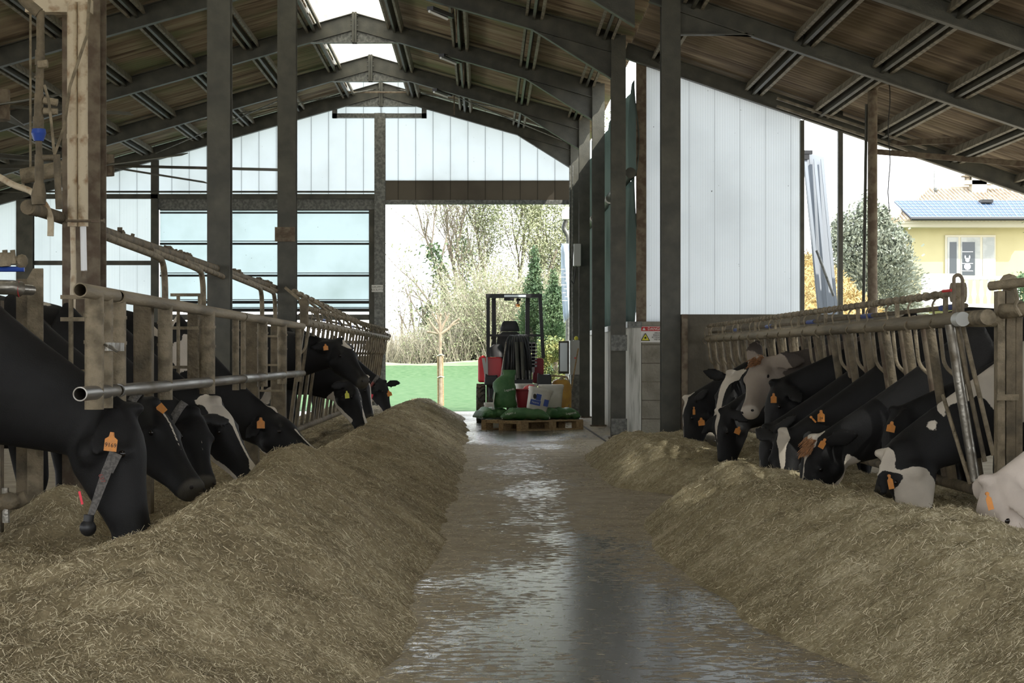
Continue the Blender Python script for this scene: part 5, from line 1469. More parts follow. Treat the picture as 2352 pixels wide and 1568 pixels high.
# danger sign side
make_cow('pinkish white cow at the picture edge with its nose buried in the feed', (2268, 1112, 9.4), (2236, 1350, 9.25), (-1, -.35, .2), coat='coat_white', voxel=.013, seed=21, body_white=1, hl=.53,
    tags=((2272, 1150, 14, 42, .25, O, '', -.24),), ear_dirs=((.25, -.65, -.7), None), dark=(((2262, 1128, 9.15), .055),), side=1, group=G2)
make_cow('cow with white cheek and white hanging ear, head down beside the raked tubes', (2028, 1048, 11.0), (2066, 1262, 10.9), (-1, .30, .1), voxel=.014, seed=22, body_white=.12, wz=1.36,
    white=(((2015, 1062, 10.9), .10), ((2108, 1130, 10.8), .13), ((2150, 970, 10.8), .085), ((2190, 930, 10.9), .09), ((2270, 850, 10.9), .32), ((2060, 1085, 10.8), .05), ((2205, 1130, 10.8), .10), ((2225, 765, 11.0), .10)), dark=(((2046, 1112, 10.75), .085), ((2235, 1000, 10.9), .18), ((2250, 790, 10.9), .12)), tags=((2045, 1106, 13, 34, .2, O, '', -.24),),
    ear_dirs=((-.25, -.35, -1), (.9, .3, .4)), side=1, group=G2)
make_cow('black cow with a dangling orange tag behind the white cheeked cow', (2052, 948, 11.9), (1992, 1120, 11.8), (-1, -.2, .2), voxel=.015, seed=23, body_white=.0,
    tags=((2047, 980, 20, 24, -.2, O, '', -.26),), ear_dirs=((-.5, -.55, -.7), None), white=(((2128, 893, 12.0), .035), ((2020, 880, 12.1), .03)), side=1, group=G2)
make_cow('cow with ginger topped white blaze and white throat, beside the tag 24 cow', (1868, 1012, 12.35), (1806, 1196, 12.25), (-1, -.45, .35), voxel=.014, seed=24, body_white=.0, tuft='topknot',
    blaze=((-.08, .05), (.04, .055), (.09, .03), (.16, .012), (.5, .016)), jaw_white=(.0, .42, .06), white=(((1955, 1140, 12.3), .10),), tags=((1890, 1018, 14, 24, -.5, O, '', -.1),), ear_dirs=((.5, -.5, .15), None), side=1, group=G2)
make_cow('cow carrying tag 24, with a white stripe down a black face', (1800, 996, 13.75), (1790, 1148, 13.45), (-.55, -1, .3), voxel=.015, seed=26, body_white=.0,
    blaze=((-.08, .02), (.05, .055), (.12, .035), (.25, .02), (.33, .0)), tags=((1886, 955, 17, 27, 0, O, '24', -.2), (1868, 963, 4, 18, .75, O, '', -.2)), ear_dirs=((.95, -.55, .25), (-.3, .6, .2)), side=1, group=G2)
make_cow('black cow whose face shows only low between the feed and the white chinned cow', (1760, 985, 14.7), (1722, 1128, 14.6), (-1, -.2, .25), voxel=.017, seed=27, body_white=.0, blaze=((.1, .004), (.45, .012)), side=1, group=G2)
make_cow('black cow with white chin and upright orange tag under the brown cow', (1778, 884, 15.3), (1728, 1040, 15.15), (-1, -.25, .2), voxel=.015, seed=28, body_white=.0, wz=1.40,
    blaze=((.3, .0), (.4, .03), (.5, .05)), jaw_white=(.33, .52, .02), tags=((1777, 914, 14, 22, 0, O, '', -.26),), ear_dirs=((.35, -.6, -.5), None), side=1, group=G2)
make_cow('greyish brown cow with big ears and a ginger poll, head raised above the others', (1742, 826, 16.3), (1690, 968, 15.85), (-1, -1.2, .35), coat='coat_brown', voxel=.013, seed=29, body_white=-.3, tuft='topknot', hl=.50,
    ear_dirs=((1.0, -.75, -.02), (.3, .8, .7)), ear_scale=1.5, white=(((1720, 880, 16.1), .36),), side=1, group=G2, jaw_white=(.35, .47, .0))
make_cow('black cow with white edged brow and dropped ear, next to the white faced cow', (1652, 948, 17.3), (1634, 1090, 17.2), (-1, -.3, .1), voxel=.016, seed=30, body_white=.0,
    blaze=((-.05, .03), (.06, .05), (.2, .012), (.35, 0)), tags=((1695, 988, 14, 18, -.4, O, '', -.24),), ear_dirs=((.6, -.6, -.3), (-.75, -.1, -.75)), side=1, group=G2)
make_cow('white faced cow with one black eye patch', (1678, 862, 18.4), (1604, 1024, 18.2), (-1, -.7, .6), voxel=.015, seed=31, body_white=.0, hl=.60,
    blaze=((-.08, .10), (.02, .085), (.08, .05), (.2, .035), (.35, .035), (.42, .05), (.52, .06)), ear_dirs=((.8, -.5, -.1), (-.7, .3, .25)), side=1, group=G2)
make_cow('black cow with white outlined brow and two small tags, nearest the concrete wall', (1578, 918, 19.9), (1552, 1050, 19.8), (-1, -.2, .1), voxel=.017, seed=32, body_white=.0,
    blaze=((-.08, .05), (.06, .04), (.15, .01), (.5, .02)), tags=((1594, 943, 6, 18, 0, O, '', -.26), (1611, 968, 15, 18, .1, O, '', -.27)), side=1, group=G2)
# ------------------------------------------------------------------ red truck-mounted loader (Y about 34)
LY = 34.4
def lp(px, py, dy=0.0): return P(px, py, LY + dy)
t = thing('loader', (pxx(1180, LY), LY, 0), 'small red loader with an open roll cage parked in the doorway behind the pallet', 'loader')
def wheel(cx, cy, r, wd, nm='wheel'):
    b = MB(); n = 28
    prof = [(-wd / 2, r * .62), (-wd / 2, r * .90), (-wd * .36, r), (wd * .36, r), (wd / 2, r * .90), (wd / 2, r * .62)]
    vs = []; fs = []
    for j in range(n):
        a = 2 * math.pi * j / n
        for (x, rr) in prof: vs.append((cx + x, cy + rr * math.cos(a), r + rr * math.sin(a)))
    m = len(prof)
    for j in range(n):
        for i in range(m - 1): fs.append((j * m + i, j * m + i + 1, ((j + 1) % n) * m + i + 1, ((j + 1) % n) * m + i))
        fs.append((j * m + m - 1, j * m, ((j + 1) % n) * m, ((j + 1) % n) * m + m - 1))
    b.add(vs, fs)
    for j in range(20):
        a = 2 * math.pi * j / 20
        for s in (-1, 1):
            b.box((cx + s * wd * .22, cy + r * 1.0 * math.cos(a + s * .08), r + r * 1.0 * math.sin(a + s * .08)), (wd * .42, .045, .03), Matrix.Rotation(a - math.pi / 2, 3, 'X') @ Matrix.Rotation(s * .5, 3, 'Z'))
    w_ = b.build(nm, M['rubber'], t, True)
    b = MB(); b.tube([(cx - wd * .3, cy, r), (cx + wd * .3, cy, r)], r * .63, 18); b.build('rim', M['white'], w_, True)
X0, X1 = pxx(1090, LY), pxx(1128, LY)
wheel((X0 + X1) / 2 - .03, LY + .25, .30, .15); wheel((X0 + X1) / 2 + .12, LY + .25, .30, .13)
wheel(pxx(1252, LY), LY + .25, .30, .2)
wheel(pxx(1180, LY), LY + 1.5, .26, .2)
b = MB(); b.box((pxx(1175, LY), LY + .6, .42), (.75, 1.3, .3)); b.box((pxx(1180, LY), LY + 1.2, .62), (.6, .7, .35)); b.build('chassis', M['black'], t, bevel=.03)
# red fenders; the right one is dark red to paint in its shade
for (a, c, z0, z1, m, dy) in ((1112, 1154, 880, 820, 'red', .0), (1225, 1249, 880, 822, 'bin_and_fender_shade', .1)):
    b = MB(); p = lp(a, z0, dy); q = lp(c, z1, dy)
    b.prism([(p.x, p.z), (q.x, p.z), (q.x, q.z - .02), (q.x - .03, q.z), (p.x + .04, q.z), (p.x, q.z - .05)], (0, p.y, 0), (1, 0, 0), (0, 0, 1), (0, .8, 0))
    b.build('fender', M[m], t, bevel=.02)
b = MB(); p = lp(1098, 878, .5); q = lp(1116, 816, .5); b.prism([(p.x, p.z), (q.x, p.z), (q.x, q.z), (p.x + .03, q.z - .01), (p.x, q.z - .07)], (0, p.y, 0), (1, 0, 0), (0, 0, 1), (0, .7, 0)); b.build('side_cover', M['red'], t, bevel=.03)
b = MB(); b.beam(lp(1110, 822, -.02), lp(1119, 878, -.02), .03, .05, (0, 1, 0)); b.beam(lp(1118, 820, -.03), lp(1119, 870, -.03), .02, .03, (0, 1, 0)); b.build('grab_rail', M['greybox'], t)
# black mudguards
for (a, c, z0, z1) in ((1112, 1145, 884, 862), (1233, 1268, 886, 860)):
    b = MB(); p = lp(a, z0, -.25); q = lp(c, z1, -.25); b.prism([(p.x, p.z), (q.x, p.z), (q.x - .02, q.z + .01), (q.x - .06, q.z), (p.x + .06, q.z), (p.x + .02, q.z + .03)], (0, p.y, 0), (1, 0, 0), (0, 0, 1), (0, .4, 0)); b.build('mudguard', M['black'], t, bevel=.015)
# cage
cg = {}
def cbar(nm, pts, r=.028):
    b = MB()
    for i in range(len(pts) - 1): b.beam(pts[i], pts[i + 1], r * 2, r * 2, (0, 1, 0) if abs((V(pts[i + 1]) - V(pts[i])).normalized().y) < .9 else (0, 0, 1))
    b.build(nm, M['black'], t, bevel=.004)
cbar('cage_post', [lp(1121, 820, -.1), lp(1121, 680, -.1)]); cbar('cage_post', [lp(1248, 822, -.1), lp(1240, 680, -.1)])
cbar('cage_post', [lp(1135, 812, .9), lp(1134, 682, .9)], .035); cbar('cage_post', [lp(1211, 812, .9), lp(1212, 682, .9)], .035)
cbar('roof_bar', [lp(1117, 679, -.1), lp(1245, 679, -.1)], .03); cbar('roof_bar', [lp(1130, 680, .9), lp(1216, 680, .9)], .03)
cbar('roof_bar', [lp(1120, 679, -.1), lp(1134, 681, .9)], .028); cbar('roof_bar', [lp(1241, 679, -.1), lp(1214, 681, .9)], .028)
cbar('cross_bar', [lp(1121, 770, -.1), lp(1246, 770, -.1)], .018)
b = MB(); p = lp(1158, 682, -.14); q = lp(1208, 677, -.14); b.bx(p.x, q.x, p.y - .01, p.y, p.z, q.z); b.build('lamp_strip', M['glass'], t)
b = MB(); p = lp(1158, 690, .0); q = lp(1181, 684, 0); b.bx(p.x, q.x, p.y, p.y + .1, p.z, q.z); b.build('work_light', M['black'], t)
b = MB(); c = lp(1189, 704, 0); b.tube([c + V((0, 0, .04)), c + V((0, 0, -.0))], .035, 14); b.build('beacon', M['beacon'], t, True)
b = MB(); b.tube([lp(1189, 700, 0), lp(1190, 684, 0)], .015, 8); b.tube([lp(1186, 688, 0), lp(1196, 688, 0)], .02, 8); b.build('beacon_arm', M['black'], t, True)
# seat
b = MB(); c = lp(1171, 749, .75)
b.loft([(c + V((0, 0, -.085)), V((.155, 0, 0)), V((0, .05, 0))), (c + V((0, 0, -.04)), V((.155, 0, 0)), V((0, .06, 0))), (c + V((0, 0, .05)), V((.125, 0, 0)), V((0, .055, 0))), (c + V((0, 0, .085)), V((.10, 0, 0)), V((0, .04, 0)))], 20, p=3)
st = b.build('headrest', M['black'], t, True)
b = MB(); c = lp(1171, 800, .7)
b.loft([(c + V((0, 0, -.30)), V((.22, 0, 0)), V((0, .07, 0))), (c + V((0, 0, 0)), V((.23, 0, 0)), V((0, .08, 0))), (c + V((0, 0, .20)), V((.20, 0, 0)), V((0, .07, 0))), (c + V((0, 0, .27)), V((.12, 0, 0)), V((0, .05, 0)))], 20, p=3)
b.build('seat_back', M['black'], t, True)
b = MB(); c = lp(1140, 805, .4); b.loft([(c + V((0, 0, -.1)), V((.12, 0, 0)), V((0, .1, 0))), (c + V((0, 0, .05)), V((.11, 0, 0)), V((0, .08, 0))), (c + V((0.02, 0, .10)), V((.06, 0, 0)), V((0, .05, 0)))], 14, p=3); b.build('console', M['black'], t, True)
b = MB(); b.tube(bez([lp(1130, 790, .3), lp(1132, 780, .3), lp(1128, 775, .3)], 4, .02), .012, 6); b.build('mirror_arm', M['black'], t)
# mast with hose bundle
rs = random.Random(5)
for i in range(9):
    u = i / 8
    x0_ = 1160 + 62 * u
    b = MB(); b.tube(bez([lp(x0_ - 4, 880, -.35), lp(x0_ + rs.uniform(-3, 3), 825, -.45), lp(1164 + 46 * u, 776 + rs.uniform(0, 8), -.4), lp(1175 + 30 * u, 768, -.2), lp(1180 + 18 * u, 800, .1)], 6, .3), .022, 8); b.build('hose', M['black'], t, True)
for px in (1186, 1198):
    b = MB(); b.tube([lp(px, 785, -.5), lp(px + 4, 868, -.5)], .03, 10); b.build('cylinder', M['steel'], t, True)
b = MB(); b.tube([lp(1163, 785, -.45), lp(1151, 868, -.5)], .014, 8); b.build('silver_pipe', M['tube'], t, True)
for px in (1217, 1226):
    b = MB(); b.beam(lp(px - 2, 855, -.3), lp(px, 785, -.3), .03, .05, (0, 1, 0))
    for k in range(7): b.box(lp(px + 3, 792 + k * 8, -.3), (.06, .03, .035))
    b.build('chain_guide', M['black'], t)
for k in range(8):
    px = 1160 + k * 8
    b = MB(); b.tube([lp(px, 850, -.5), lp(px + 1, 872, -.5)], .016, 8); b.build('fitting', M['galv' if k % 2 else 'black'], t, True)
b = MB(); b.box(lp(1190, 878, -.4), (.45, .12, .10)); b.box(lp(1190, 830, -.15), (.40, .12, .6)); b.build('mast', M['black'], t)

# ------------------------------------------------------------------ pallet
pc = V((0.68, 31.2, 0)); ang = math.radians(42)
ux_ = V((math.cos(ang), math.sin(ang), 0)); uy_ = V((-math.sin(ang), math.cos(ang), 0))
# long side runs back to the right from the front corner, short side back to the left
t = thing('pallet', pc, 'pale wooden pallet standing askew on the wet floor in front of the loader', 'pallet')
Lx, Ly = 1.22, .84
R3 = Matrix((tuple(ux_), tuple(uy_), (0, 0, 1))).transposed()
def pb(x, y, z, sx_, sy_, sz_, nm):
    b = MB(); b.box(pc + ux_ * x + uy_ * y + V((0, 0, z)), (sx_, sy_, sz_), R3); b.build(nm, M['wood'], t, bevel=.003)
for y in (-1, 0, 1):
    pb(0, y * (Ly / 2 - .05), .011, Lx, .10, .022, 'bottom_board')
    for x in (-1, 0, 1): pb(x * (Lx / 2 - .07), y * (Ly / 2 - .05), .061, .14, .10, .078, 'block')
for x in (-1, 0, 1): pb(x * (Lx / 2 - .07), 0, .111, .14, Ly, .022, 'stringer_board')
for i in range(7): pb(0, -Ly / 2 + .05 + i * (Ly - .1) / 6, .133, Lx, .092, .022, 'deck_board')
# ------------------------------------------------------------------ bags
def bag(label, c, L, W, Hh, rot, group='green bags on the pallet', seed=0):
    t = thing('feed_bag', c, label, 'bag', group)
    c = V(c); d = V((math.cos(rot), math.sin(rot), 0)); s = V((-d.y, d.x, 0))
    rs = random.Random(seed)
    secs = []
    for i in range(13):
        u = -1 + 2 * i / 12
        w_ = max(.02, (1 - abs(u) ** 5)) ; h = (1 - abs(u) ** 6) * .85 + .15
        secs.append((c + d * u * L / 2 + V((0, 0, Hh / 2 * (.15 + .85 * h) + .012 * math.sin(i * 2 + seed))) , s * (W / 2) * (.88 + .12 * w_) * (1 + .05 * math.sin(i * 1.7 + seed)), V((0, 0, Hh / 2 * h * (1 + .08 * math.sin(i * 2.3 + seed))))))
    b = MB(); b.loft(secs, 22, p=2.8); o = b.build('sack', M['greenbag'], t, True)
    b = MB()
    for u in (-.96, .96):
        b.box(c + d * u * L / 2 + V((0, 0, Hh * .2)), (.012, W * .9, .03), Matrix.Rotation(rot, 3, 'Z'))
    b.build('seam', M['offwhite'], t)
    return t
ax = math.radians(42)
DK = .145
def deck(x, y, z=DK): return pc + ux_ * x + uy_ * y + V((0, 0, z))
b1 = bag('flat green bag lying at the loader wheel end of the pallet', P(1128, 962, 31.4) * 1 + V((0, 0, 0)) if False else V((pxx(1130, 31.5), 31.5, DK)), .44, .62, .165, .25, seed=1)
b2 = bag('flat green bag in the middle of the pallet front, under the tilted tub', V((pxx(1206, 31.0), 31.0, DK)), .70, .42, .165, .05, seed=2)
b3 = bag('flat green bag at the wall end of the pallet', V((pxx(1288, 31.5), 31.45, DK)), .52, .5, .165, .15, seed=3)
bag('flat green bag further back on the pallet, mostly hidden by the others', V((pxx(1205, 31.8), 31.8, DK)), .55, .36, .16, .4, seed=4)
# upright sack slumped on the flat ones
t = thing('feed_sack', (pxx(1160, 31.35), 31.35, .31), 'upright rumpled green sack with a twisted top standing on the flat bags', 'sack')
c = V((pxx(1160, 31.35), 31.35, .31)); b = MB()
prof = [(0, .155, .10, 0), (.04, .17, .125, 0), (.14, .165, .13, -.005), (.24, .16, .125, -.01), (.30, .168, .125, -.015), (.36, .155, .115, -.01), (.42, .13, .09, .01), (.46, .105, .07, .03), (.48, .09, .05, .05), (.52, .10, .04, .06), (.545, .095, .03, .06)]
b.loft([(c + V((dx + .01 * math.sin(z * 30), .01 * math.cos(z * 22), z)), V((a, 0, 0)), V((0, d, 0))) for (z, a, d, dx) in prof], 26, p=2.6)
sk = b.build('sack_body', M['greenbag'], t, True)
text_mesh('Legatrift', .045, 'print', M['signwhite'], t, c + V((.06, -.133, .26)), (1, 0, .15), (-.15, 0, 1))
b = MB(); p = c + V((-.165, -.1, .1)); b.box(p, (.012, .1, .25), Matrix.Rotation(.15, 3, 'Y')); b.build('pale_edge', M['offwhite'], t)
text_mesh('Legatrift', .045, 'print', M['signwhite'], b2, V((pxx(1172, 31.0), 30.78, DK + .10)), (1, 0, .12), (-.12, .35, 1))
text_mesh('Legatrift', .045, 'print', M['signwhite'], b3, V((pxx(1312, 31.2), 31.19, DK + .09)), (1, 0, .12), (-.12, .35, 1))
# ------------------------------------------------------------------ tubs
def tub(label, c, w_, d_, h_, rot, lid=True, group='white tubs on the pallet', labels=False):
    t = thing('plastic_tub', c, label, 'tub', group)
    Rm = Matrix.Rotation(rot[2], 3, 'Z') @ Matrix.Rotation(rot[0], 3, 'X') @ Matrix.Rotation(rot[1], 3, 'Y')
    c = V(c)
    def q(x, y, z): return c + Rm @ V((x, y, z))
    b = MB()
    b.loft([(q(0, 0, z), Rm @ V((a * w_ / 2, 0, 0)), Rm @ V((0, a * d_ / 2, 0))) for (z, a) in ((0, .82), (.01, .85), (h_ * .5, .92), (h_ * .86, .98), (h_ * .86, 1.03), (h_ * .90, 1.03), (h_ * .90, .99), (h_, 1.0))], 32, p=5)
    b.build('body', M['offwhite'], t, True)
    if lid:
        b = MB(); b.loft([(q(0, 0, z), Rm @ V((a * w_ / 2, 0, 0)), Rm @ V((0, a * d_ / 2, 0))) for (z, a) in ((h_ - .02, 1.05), (h_ + .008, 1.06), (h_ + .02, 1.02), (h_ + .02, .9))], 32, p=5); b.build('lid', M['offwhite'], t, True)
    if labels:
        for (x, z, ww, hh) in ((-w_ * .16, h_ * .5, w_ * .45, h_ * .58),):
            b = MB(); b.box(q(x, -d_ * .47 - .003, z), (ww, .003, hh), Rm); lb = b.build('label', M['signwhite'], t)
            b = MB(); b.box(q(x, -d_ * .47 - .006, z - hh * .28), (ww, .003, hh * .42), Rm); b.box(q(x + ww * .2, -d_ * .47 - .006, z + hh * .2), (ww * .5, .003, hh * .5), Rm); b.build('print', M['bluelabel'], lb)
            b = MB(); b.ball(q(x - ww * .18, -d_ * .47 - .006, z + hh * .2), (ww * .18, .003, hh * .22), 8); b.build('cow_picture', M['ink'], lb)
            text_mesh('Nutrix', ww * .26, 'lettering', M['signwhite'], lb, q(x, -d_ * .47 - .008, z - hh * .28), Rm @ V((1, 0, 0)), Rm @ V((0, 0, 1)))
        b = MB(); b.box(q(w_ * .3, -d_ * .47 - .004, h_ * .42), (w_ * .2, .003, h_ * .32), Rm); b.build('print', M['bluelabel'], t)
    return t
tub('white tub tilted over on the green bags with blue printed labels', V((pxx(1232, 30.95), 31.0, .285)), .33, .26, .30, (.0, .22, .10), True, labels=True)
tub('larger white lidded tub standing behind the tilted one', V((pxx(1266, 31.5), 31.55, .31)), .34, .30, .31, (0, 0, .1), True)
tub('white tub at the back of the pallet beside the upright sack', V((pxx(1208, 31.9), 31.9, .31)), .30, .28, .32, (0, 0, .2), True)
t = thing('red_bin', V((pxx(1204, 31.4), 31.4, .31)), 'dark red plastic bin between the upright sack and the tilted tub', 'bin')
c = V((pxx(1204, 31.5), 31.5, .31)); b = MB()
b.loft([(c + V((0, 0, z)), V((a, 0, 0)), V((0, a * .8, 0))) for (z, a) in ((0, .09), (.02, .10), (.24, .13), (.25, .15), (.27, .15), (.27, .13))], 22, p=3.5); b.build('body', M['bin_and_fender_shade'], t, True)
b = MB(); b.loft([(c + V((.06, 0, .26)), V((.09, 0, 0)), V((0, .09, 0))), (c + V((.08, 0, .31)), V((.07, 0, 0)), V((0, .07, 0))), (c + V((.09, 0, .33)), V((.03, 0, 0)), V((0, .03, 0)))], 16); b.build('lid', M['red'], t, True)
# small white tubs at the foot of the sack
o = tub('little white tub with a blue band on the floor beside the loader wheel', V((pxx(1134, 32.6), 32.5, 0)), .28, .25, .34, (0, 0, 0), True, group=None)
# ------------------------------------------------------------------ yellow compressor beyond the pallet
t = thing('yellow_tank', (pxx(1288, 35.2), 35.2, 0), 'ochre yellow tank unit standing by the wall behind the tubs', 'machine')
c = V((pxx(1288, 35.2), 35.2, 0)); b = MB()
b.loft([(c + V((0, 0, z)), V((a, 0, 0)), V((0, d, 0))) for (z, a, d) in ((.12, .15, .2), (.16, .17, .22), (.45, .175, .22), (.60, .16, .2), (.66, .12, .15), (.68, .07, .09))], 24, p=3.5); b.build('housing', M['yellow'], t, True)
b = MB(); b.bx(c.x - .15, c.x + .15, c.y - .2, c.y + .2, 0, .13); b.build('base', M['black'], t, bevel=.01)
b = MB(); b.tube(bez([c + V((-.16, 0, .66)), c + V((-.16, 0, .74)), c + V((0.1, 0, .72)), c + V((.14, 0, .6))], 5, .04), .015, 8); b.tube([c + V((-.02, -.1, .66)), c + V((.03, -.1, .71))], .03, 8); b.build('handle', M['pipe_cream'], t, True)
# water and puddle edges come from the floor; grey drain channel
b = MB(); b.beam((1.50, 24.6, .002), (1.45, 40.5, .002), .006, .03); tag(b.build('floor_channel', M['ink']), 'thin dark channel in the floor beside the columns', 'channel', None, 'thing')
# ------------------------------------------------------------------ outside
M['bark'] = mat('grey brown bark', (0.20, 0.165, 0.12), 0.9, c2=(0.12, 0.10, 0.075), scale=8)
M['bark_pale'] = mat('pale peeling bark', (0.34, 0.27, 0.19), 0.85, c2=(0.25, 0.19, 0.13), scale=9)
M['twig'] = mat('pale dry twig', (0.33, 0.295, 0.225), 0.9, c2=(0.25, 0.225, 0.16), scale=.5)
M['leaf_new'] = mat('fresh spring leaf', (0.24, 0.265, 0.14), 0.8, c2=(0.31, 0.32, 0.19), scale=.6)
M['leaf_dark'] = mat('dark ivy leaf', (0.045, 0.085, 0.035), 0.7, c2=(0.08, 0.12, 0.05), scale=1.5)
M['leaf_olive'] = mat('silvery olive leaf', (0.14, 0.16, 0.115), 0.7, c2=(0.25, 0.27, 0.21), scale=3)
M['leaf_fir'] = mat('blue green needle', (0.07, 0.13, 0.06), 0.8, c2=(0.12, 0.19, 0.09), scale=3)
M['leaf_gold'] = mat('golden hedge leaf', (0.26, 0.25, 0.08), 0.7, c2=(0.12, 0.15, 0.05), scale=3, lo=.45, hi=.55)
M['drygrass'] = mat('dry bank grass', (0.25, 0.235, 0.14), 0.95, c2=(0.10, 0.145, 0.06), scale=.6, lo=.42, hi=.58, bump=1, bscale=4)
def quads(name, m, c, d, s, parent=None):
    sv = np.stack([c - d - s, c + d - s, c + d + s, c - d + s], 1).reshape(-1, 3)
    if parent is not None: sv = sv - np.array(parent_world(parent))
    o = npmesh(name, sv, np.arange(len(sv)).reshape(-1, 4), m, None, False)
    if parent is not None: o.parent = parent
    return o
def leaves(pts, size, seed):
    rs = np.random.RandomState(seed); n = len(pts)
    d = rs.randn(n, 3); d /= np.linalg.norm(d, axis=1, keepdims=True)
    s = np.cross(d, rs.randn(n, 3)); s /= np.linalg.norm(s, axis=1, keepdims=True)
    k = size * (.6 + .8 * rs.rand(n, 1))
    return np.asarray(pts), d * k, s * k * .5
def cloud(blobs, n, seed, hollow=.55):
    rs = np.random.RandomState(seed); out = []
    vol = np.array([b_[1][0] * b_[1][2] for b_ in blobs]); vol = vol / vol.sum()
    for (c, r), v in zip(blobs, vol):
        m = max(4, int(n * v)); d = rs.randn(m, 3); d /= np.linalg.norm(d, axis=1, keepdims=True)
        rad = hollow + (1 - hollow) * rs.rand(m, 1) ** .6
        out.append(np.array(c) + d * rad * np.array(r) * (1 + .12 * rs.randn(m, 1)))
    return np.concatenate(out)
def branches(base, height, r0, seed, levels=4, spread=.5, nb=4, lean=(0, 0)):
    """recursive limbs: returns MB and tip points"""
    rs = random.Random(seed); b = MB(); tips = []
    def grow(p, d, L, r, lv):
        pts = [p]; q = V(p); dd = V(d); n = 5
        for i in range(n):
            dd = (dd + V((rs.uniform(-1, 1), rs.uniform(-1, 1), rs.uniform(-.3, .6))) * .14).normalized()
            q = q + dd * L / n; pts.append(V(q))
        b.tube(pts, [r * (1 - .6 * i / n) for i in range(n + 1)], 5 if lv > 1 else 7, cap=False)
        if lv >= levels:
            tips.extend(pts[2:]); return
        for k in range(nb + (1 if lv > 0 else 2)):
            i = rs.randint(1, n); a = rs.uniform(0, 6.28)
            nd = (dd + V((math.cos(a), math.sin(a), rs.uniform(-.05, .5))) * spread * rs.uniform(.7, 1.3)).normalized()
            grow(pts[i], nd, L * rs.uniform(.45, .7), r * (1 - .6 * i / n) * .6, lv + 1)
    grow(V(base), V((lean[0], lean[1], 1)).normalized(), height * .55, r0, 0)
    return b, tips
def tree(px, Y, h, r, seed, label, leafn=0, lm='leaf_new', lsz=.06, levels=4, spread=.5, nb=4, lean=(0, 0), ivy=0, bark='bark', name='tall_tree', group='tall bare trees beyond the field'):
    base = V((pxx(px, Y), Y, -.05)); t = thing(name, base, label, 'tree', group)
    b, tips = branches(base, h, r, seed, levels, spread, nb, lean)
    b.build('trunk', M[bark], t, True)
    if leafn:
        rs = np.random.RandomState(seed); T = np.array([list(q) for q in tips]); idx = rs.randint(0, len(T), leafn)
        pts = T[idx] + rs.randn(leafn, 3) * h * .02
        quads('leaves', M[lm], *leaves(pts, lsz, seed), parent=t)
    if ivy:
        rs = np.random.RandomState(seed + 1); z = rs.rand(ivy) * h * .55
        pts = np.stack([base.x + lean[0] * z + rs.randn(ivy) * r * 1.6, base.y + rs.randn(ivy) * r * 1.6, z], -1)
        quads('ivy', M['leaf_dark'], *leaves(pts, .10, seed + 2), parent=t)
    return t
# bank
vs = []; n = 120
b = MB(); rs = random.Random(1)
for i in range(n + 1):
    x = -60 + 120 * i / n
    hh = .75 + .25 * math.sin(x * .35) + .2 * math.sin(x * .9 + 2)
    vs += [(x, 124, .50), (x, 129, .50 + .35 * hh), (x, 145, .8 * hh), (x, 160, -.05)]
b.add(vs, [(4 * i + j, 4 * i + j + 1, 4 * i + 5 + j, 4 * i + 4 + j) for i in range(n) for j in range(3)])
b2_ = MB(); b2_.add([(-60, 108, -.04), (60, 108, -.04), (60, 124.2, .52), (-60, 124.2, .52), (-60, 124.2, -.1), (60, 124.2, -.1)], [(0, 1, 2, 3), (3, 2, 5, 4)])
struct(b2_, 'ground_slope', M['field'], 'gently rising far edge of the green field', 'field')
o = b.build('ground_bank', M['drygrass'], None, True); tag(o, 'low dry grassy bank at the end of the field', 'bank', None, 'structure')
TY = 150
tree(1075, TY, 16, .26, 11, 'tall bare tree with ivy up its split trunk', 1500, spread=.55, nb=4, ivy=1500, lean=(-.28, 0), lsz=.055)
tree(1078, TY + 2, 17, .24, 12, 'tall bare tree with an upright ivied trunk next to the leaning one', 1500, spread=.42, nb=4, ivy=1300, lean=(-.05, 0), lsz=.055)
tree(1125, TY + 6, 18, .22, 13, 'tall pale green tree in full bud behind the loader', 22000, spread=.38, nb=4, lsz=.055)
tree(1180, TY + 4, 18, .22, 14, 'tall budding tree rising to the door head', 22000, spread=.38, nb=4, lean=(.05, 0), lsz=.055)
tree(1230, TY + 3, 16, .22, 15, 'tall budding tree at the wall end of the doorway view', 16000, spread=.42, nb=4, lsz=.055)
tree(1285, TY + 5, 14, .22, 19, 'budding tree half hidden by the pale banner', 9000, spread=.42, nb=4, lsz=.055)
tree(985, TY - 6, 8, .15, 16, 'small leafless tree with ivy at the near end of the thicket', 400, spread=.6, nb=4, ivy=900, lsz=.08)
tree(925, TY - 3, 7, .11, 17, 'thin bare tree against the white sky beside the doorway post', 200, spread=.6, nb=3, lsz=.06)
tree(955, TY + 8, 10, .12, 18, 'slender bare tree arching over the thicket', 200, spread=.5, nb=3, lean=(.1, 0), lsz=.06)
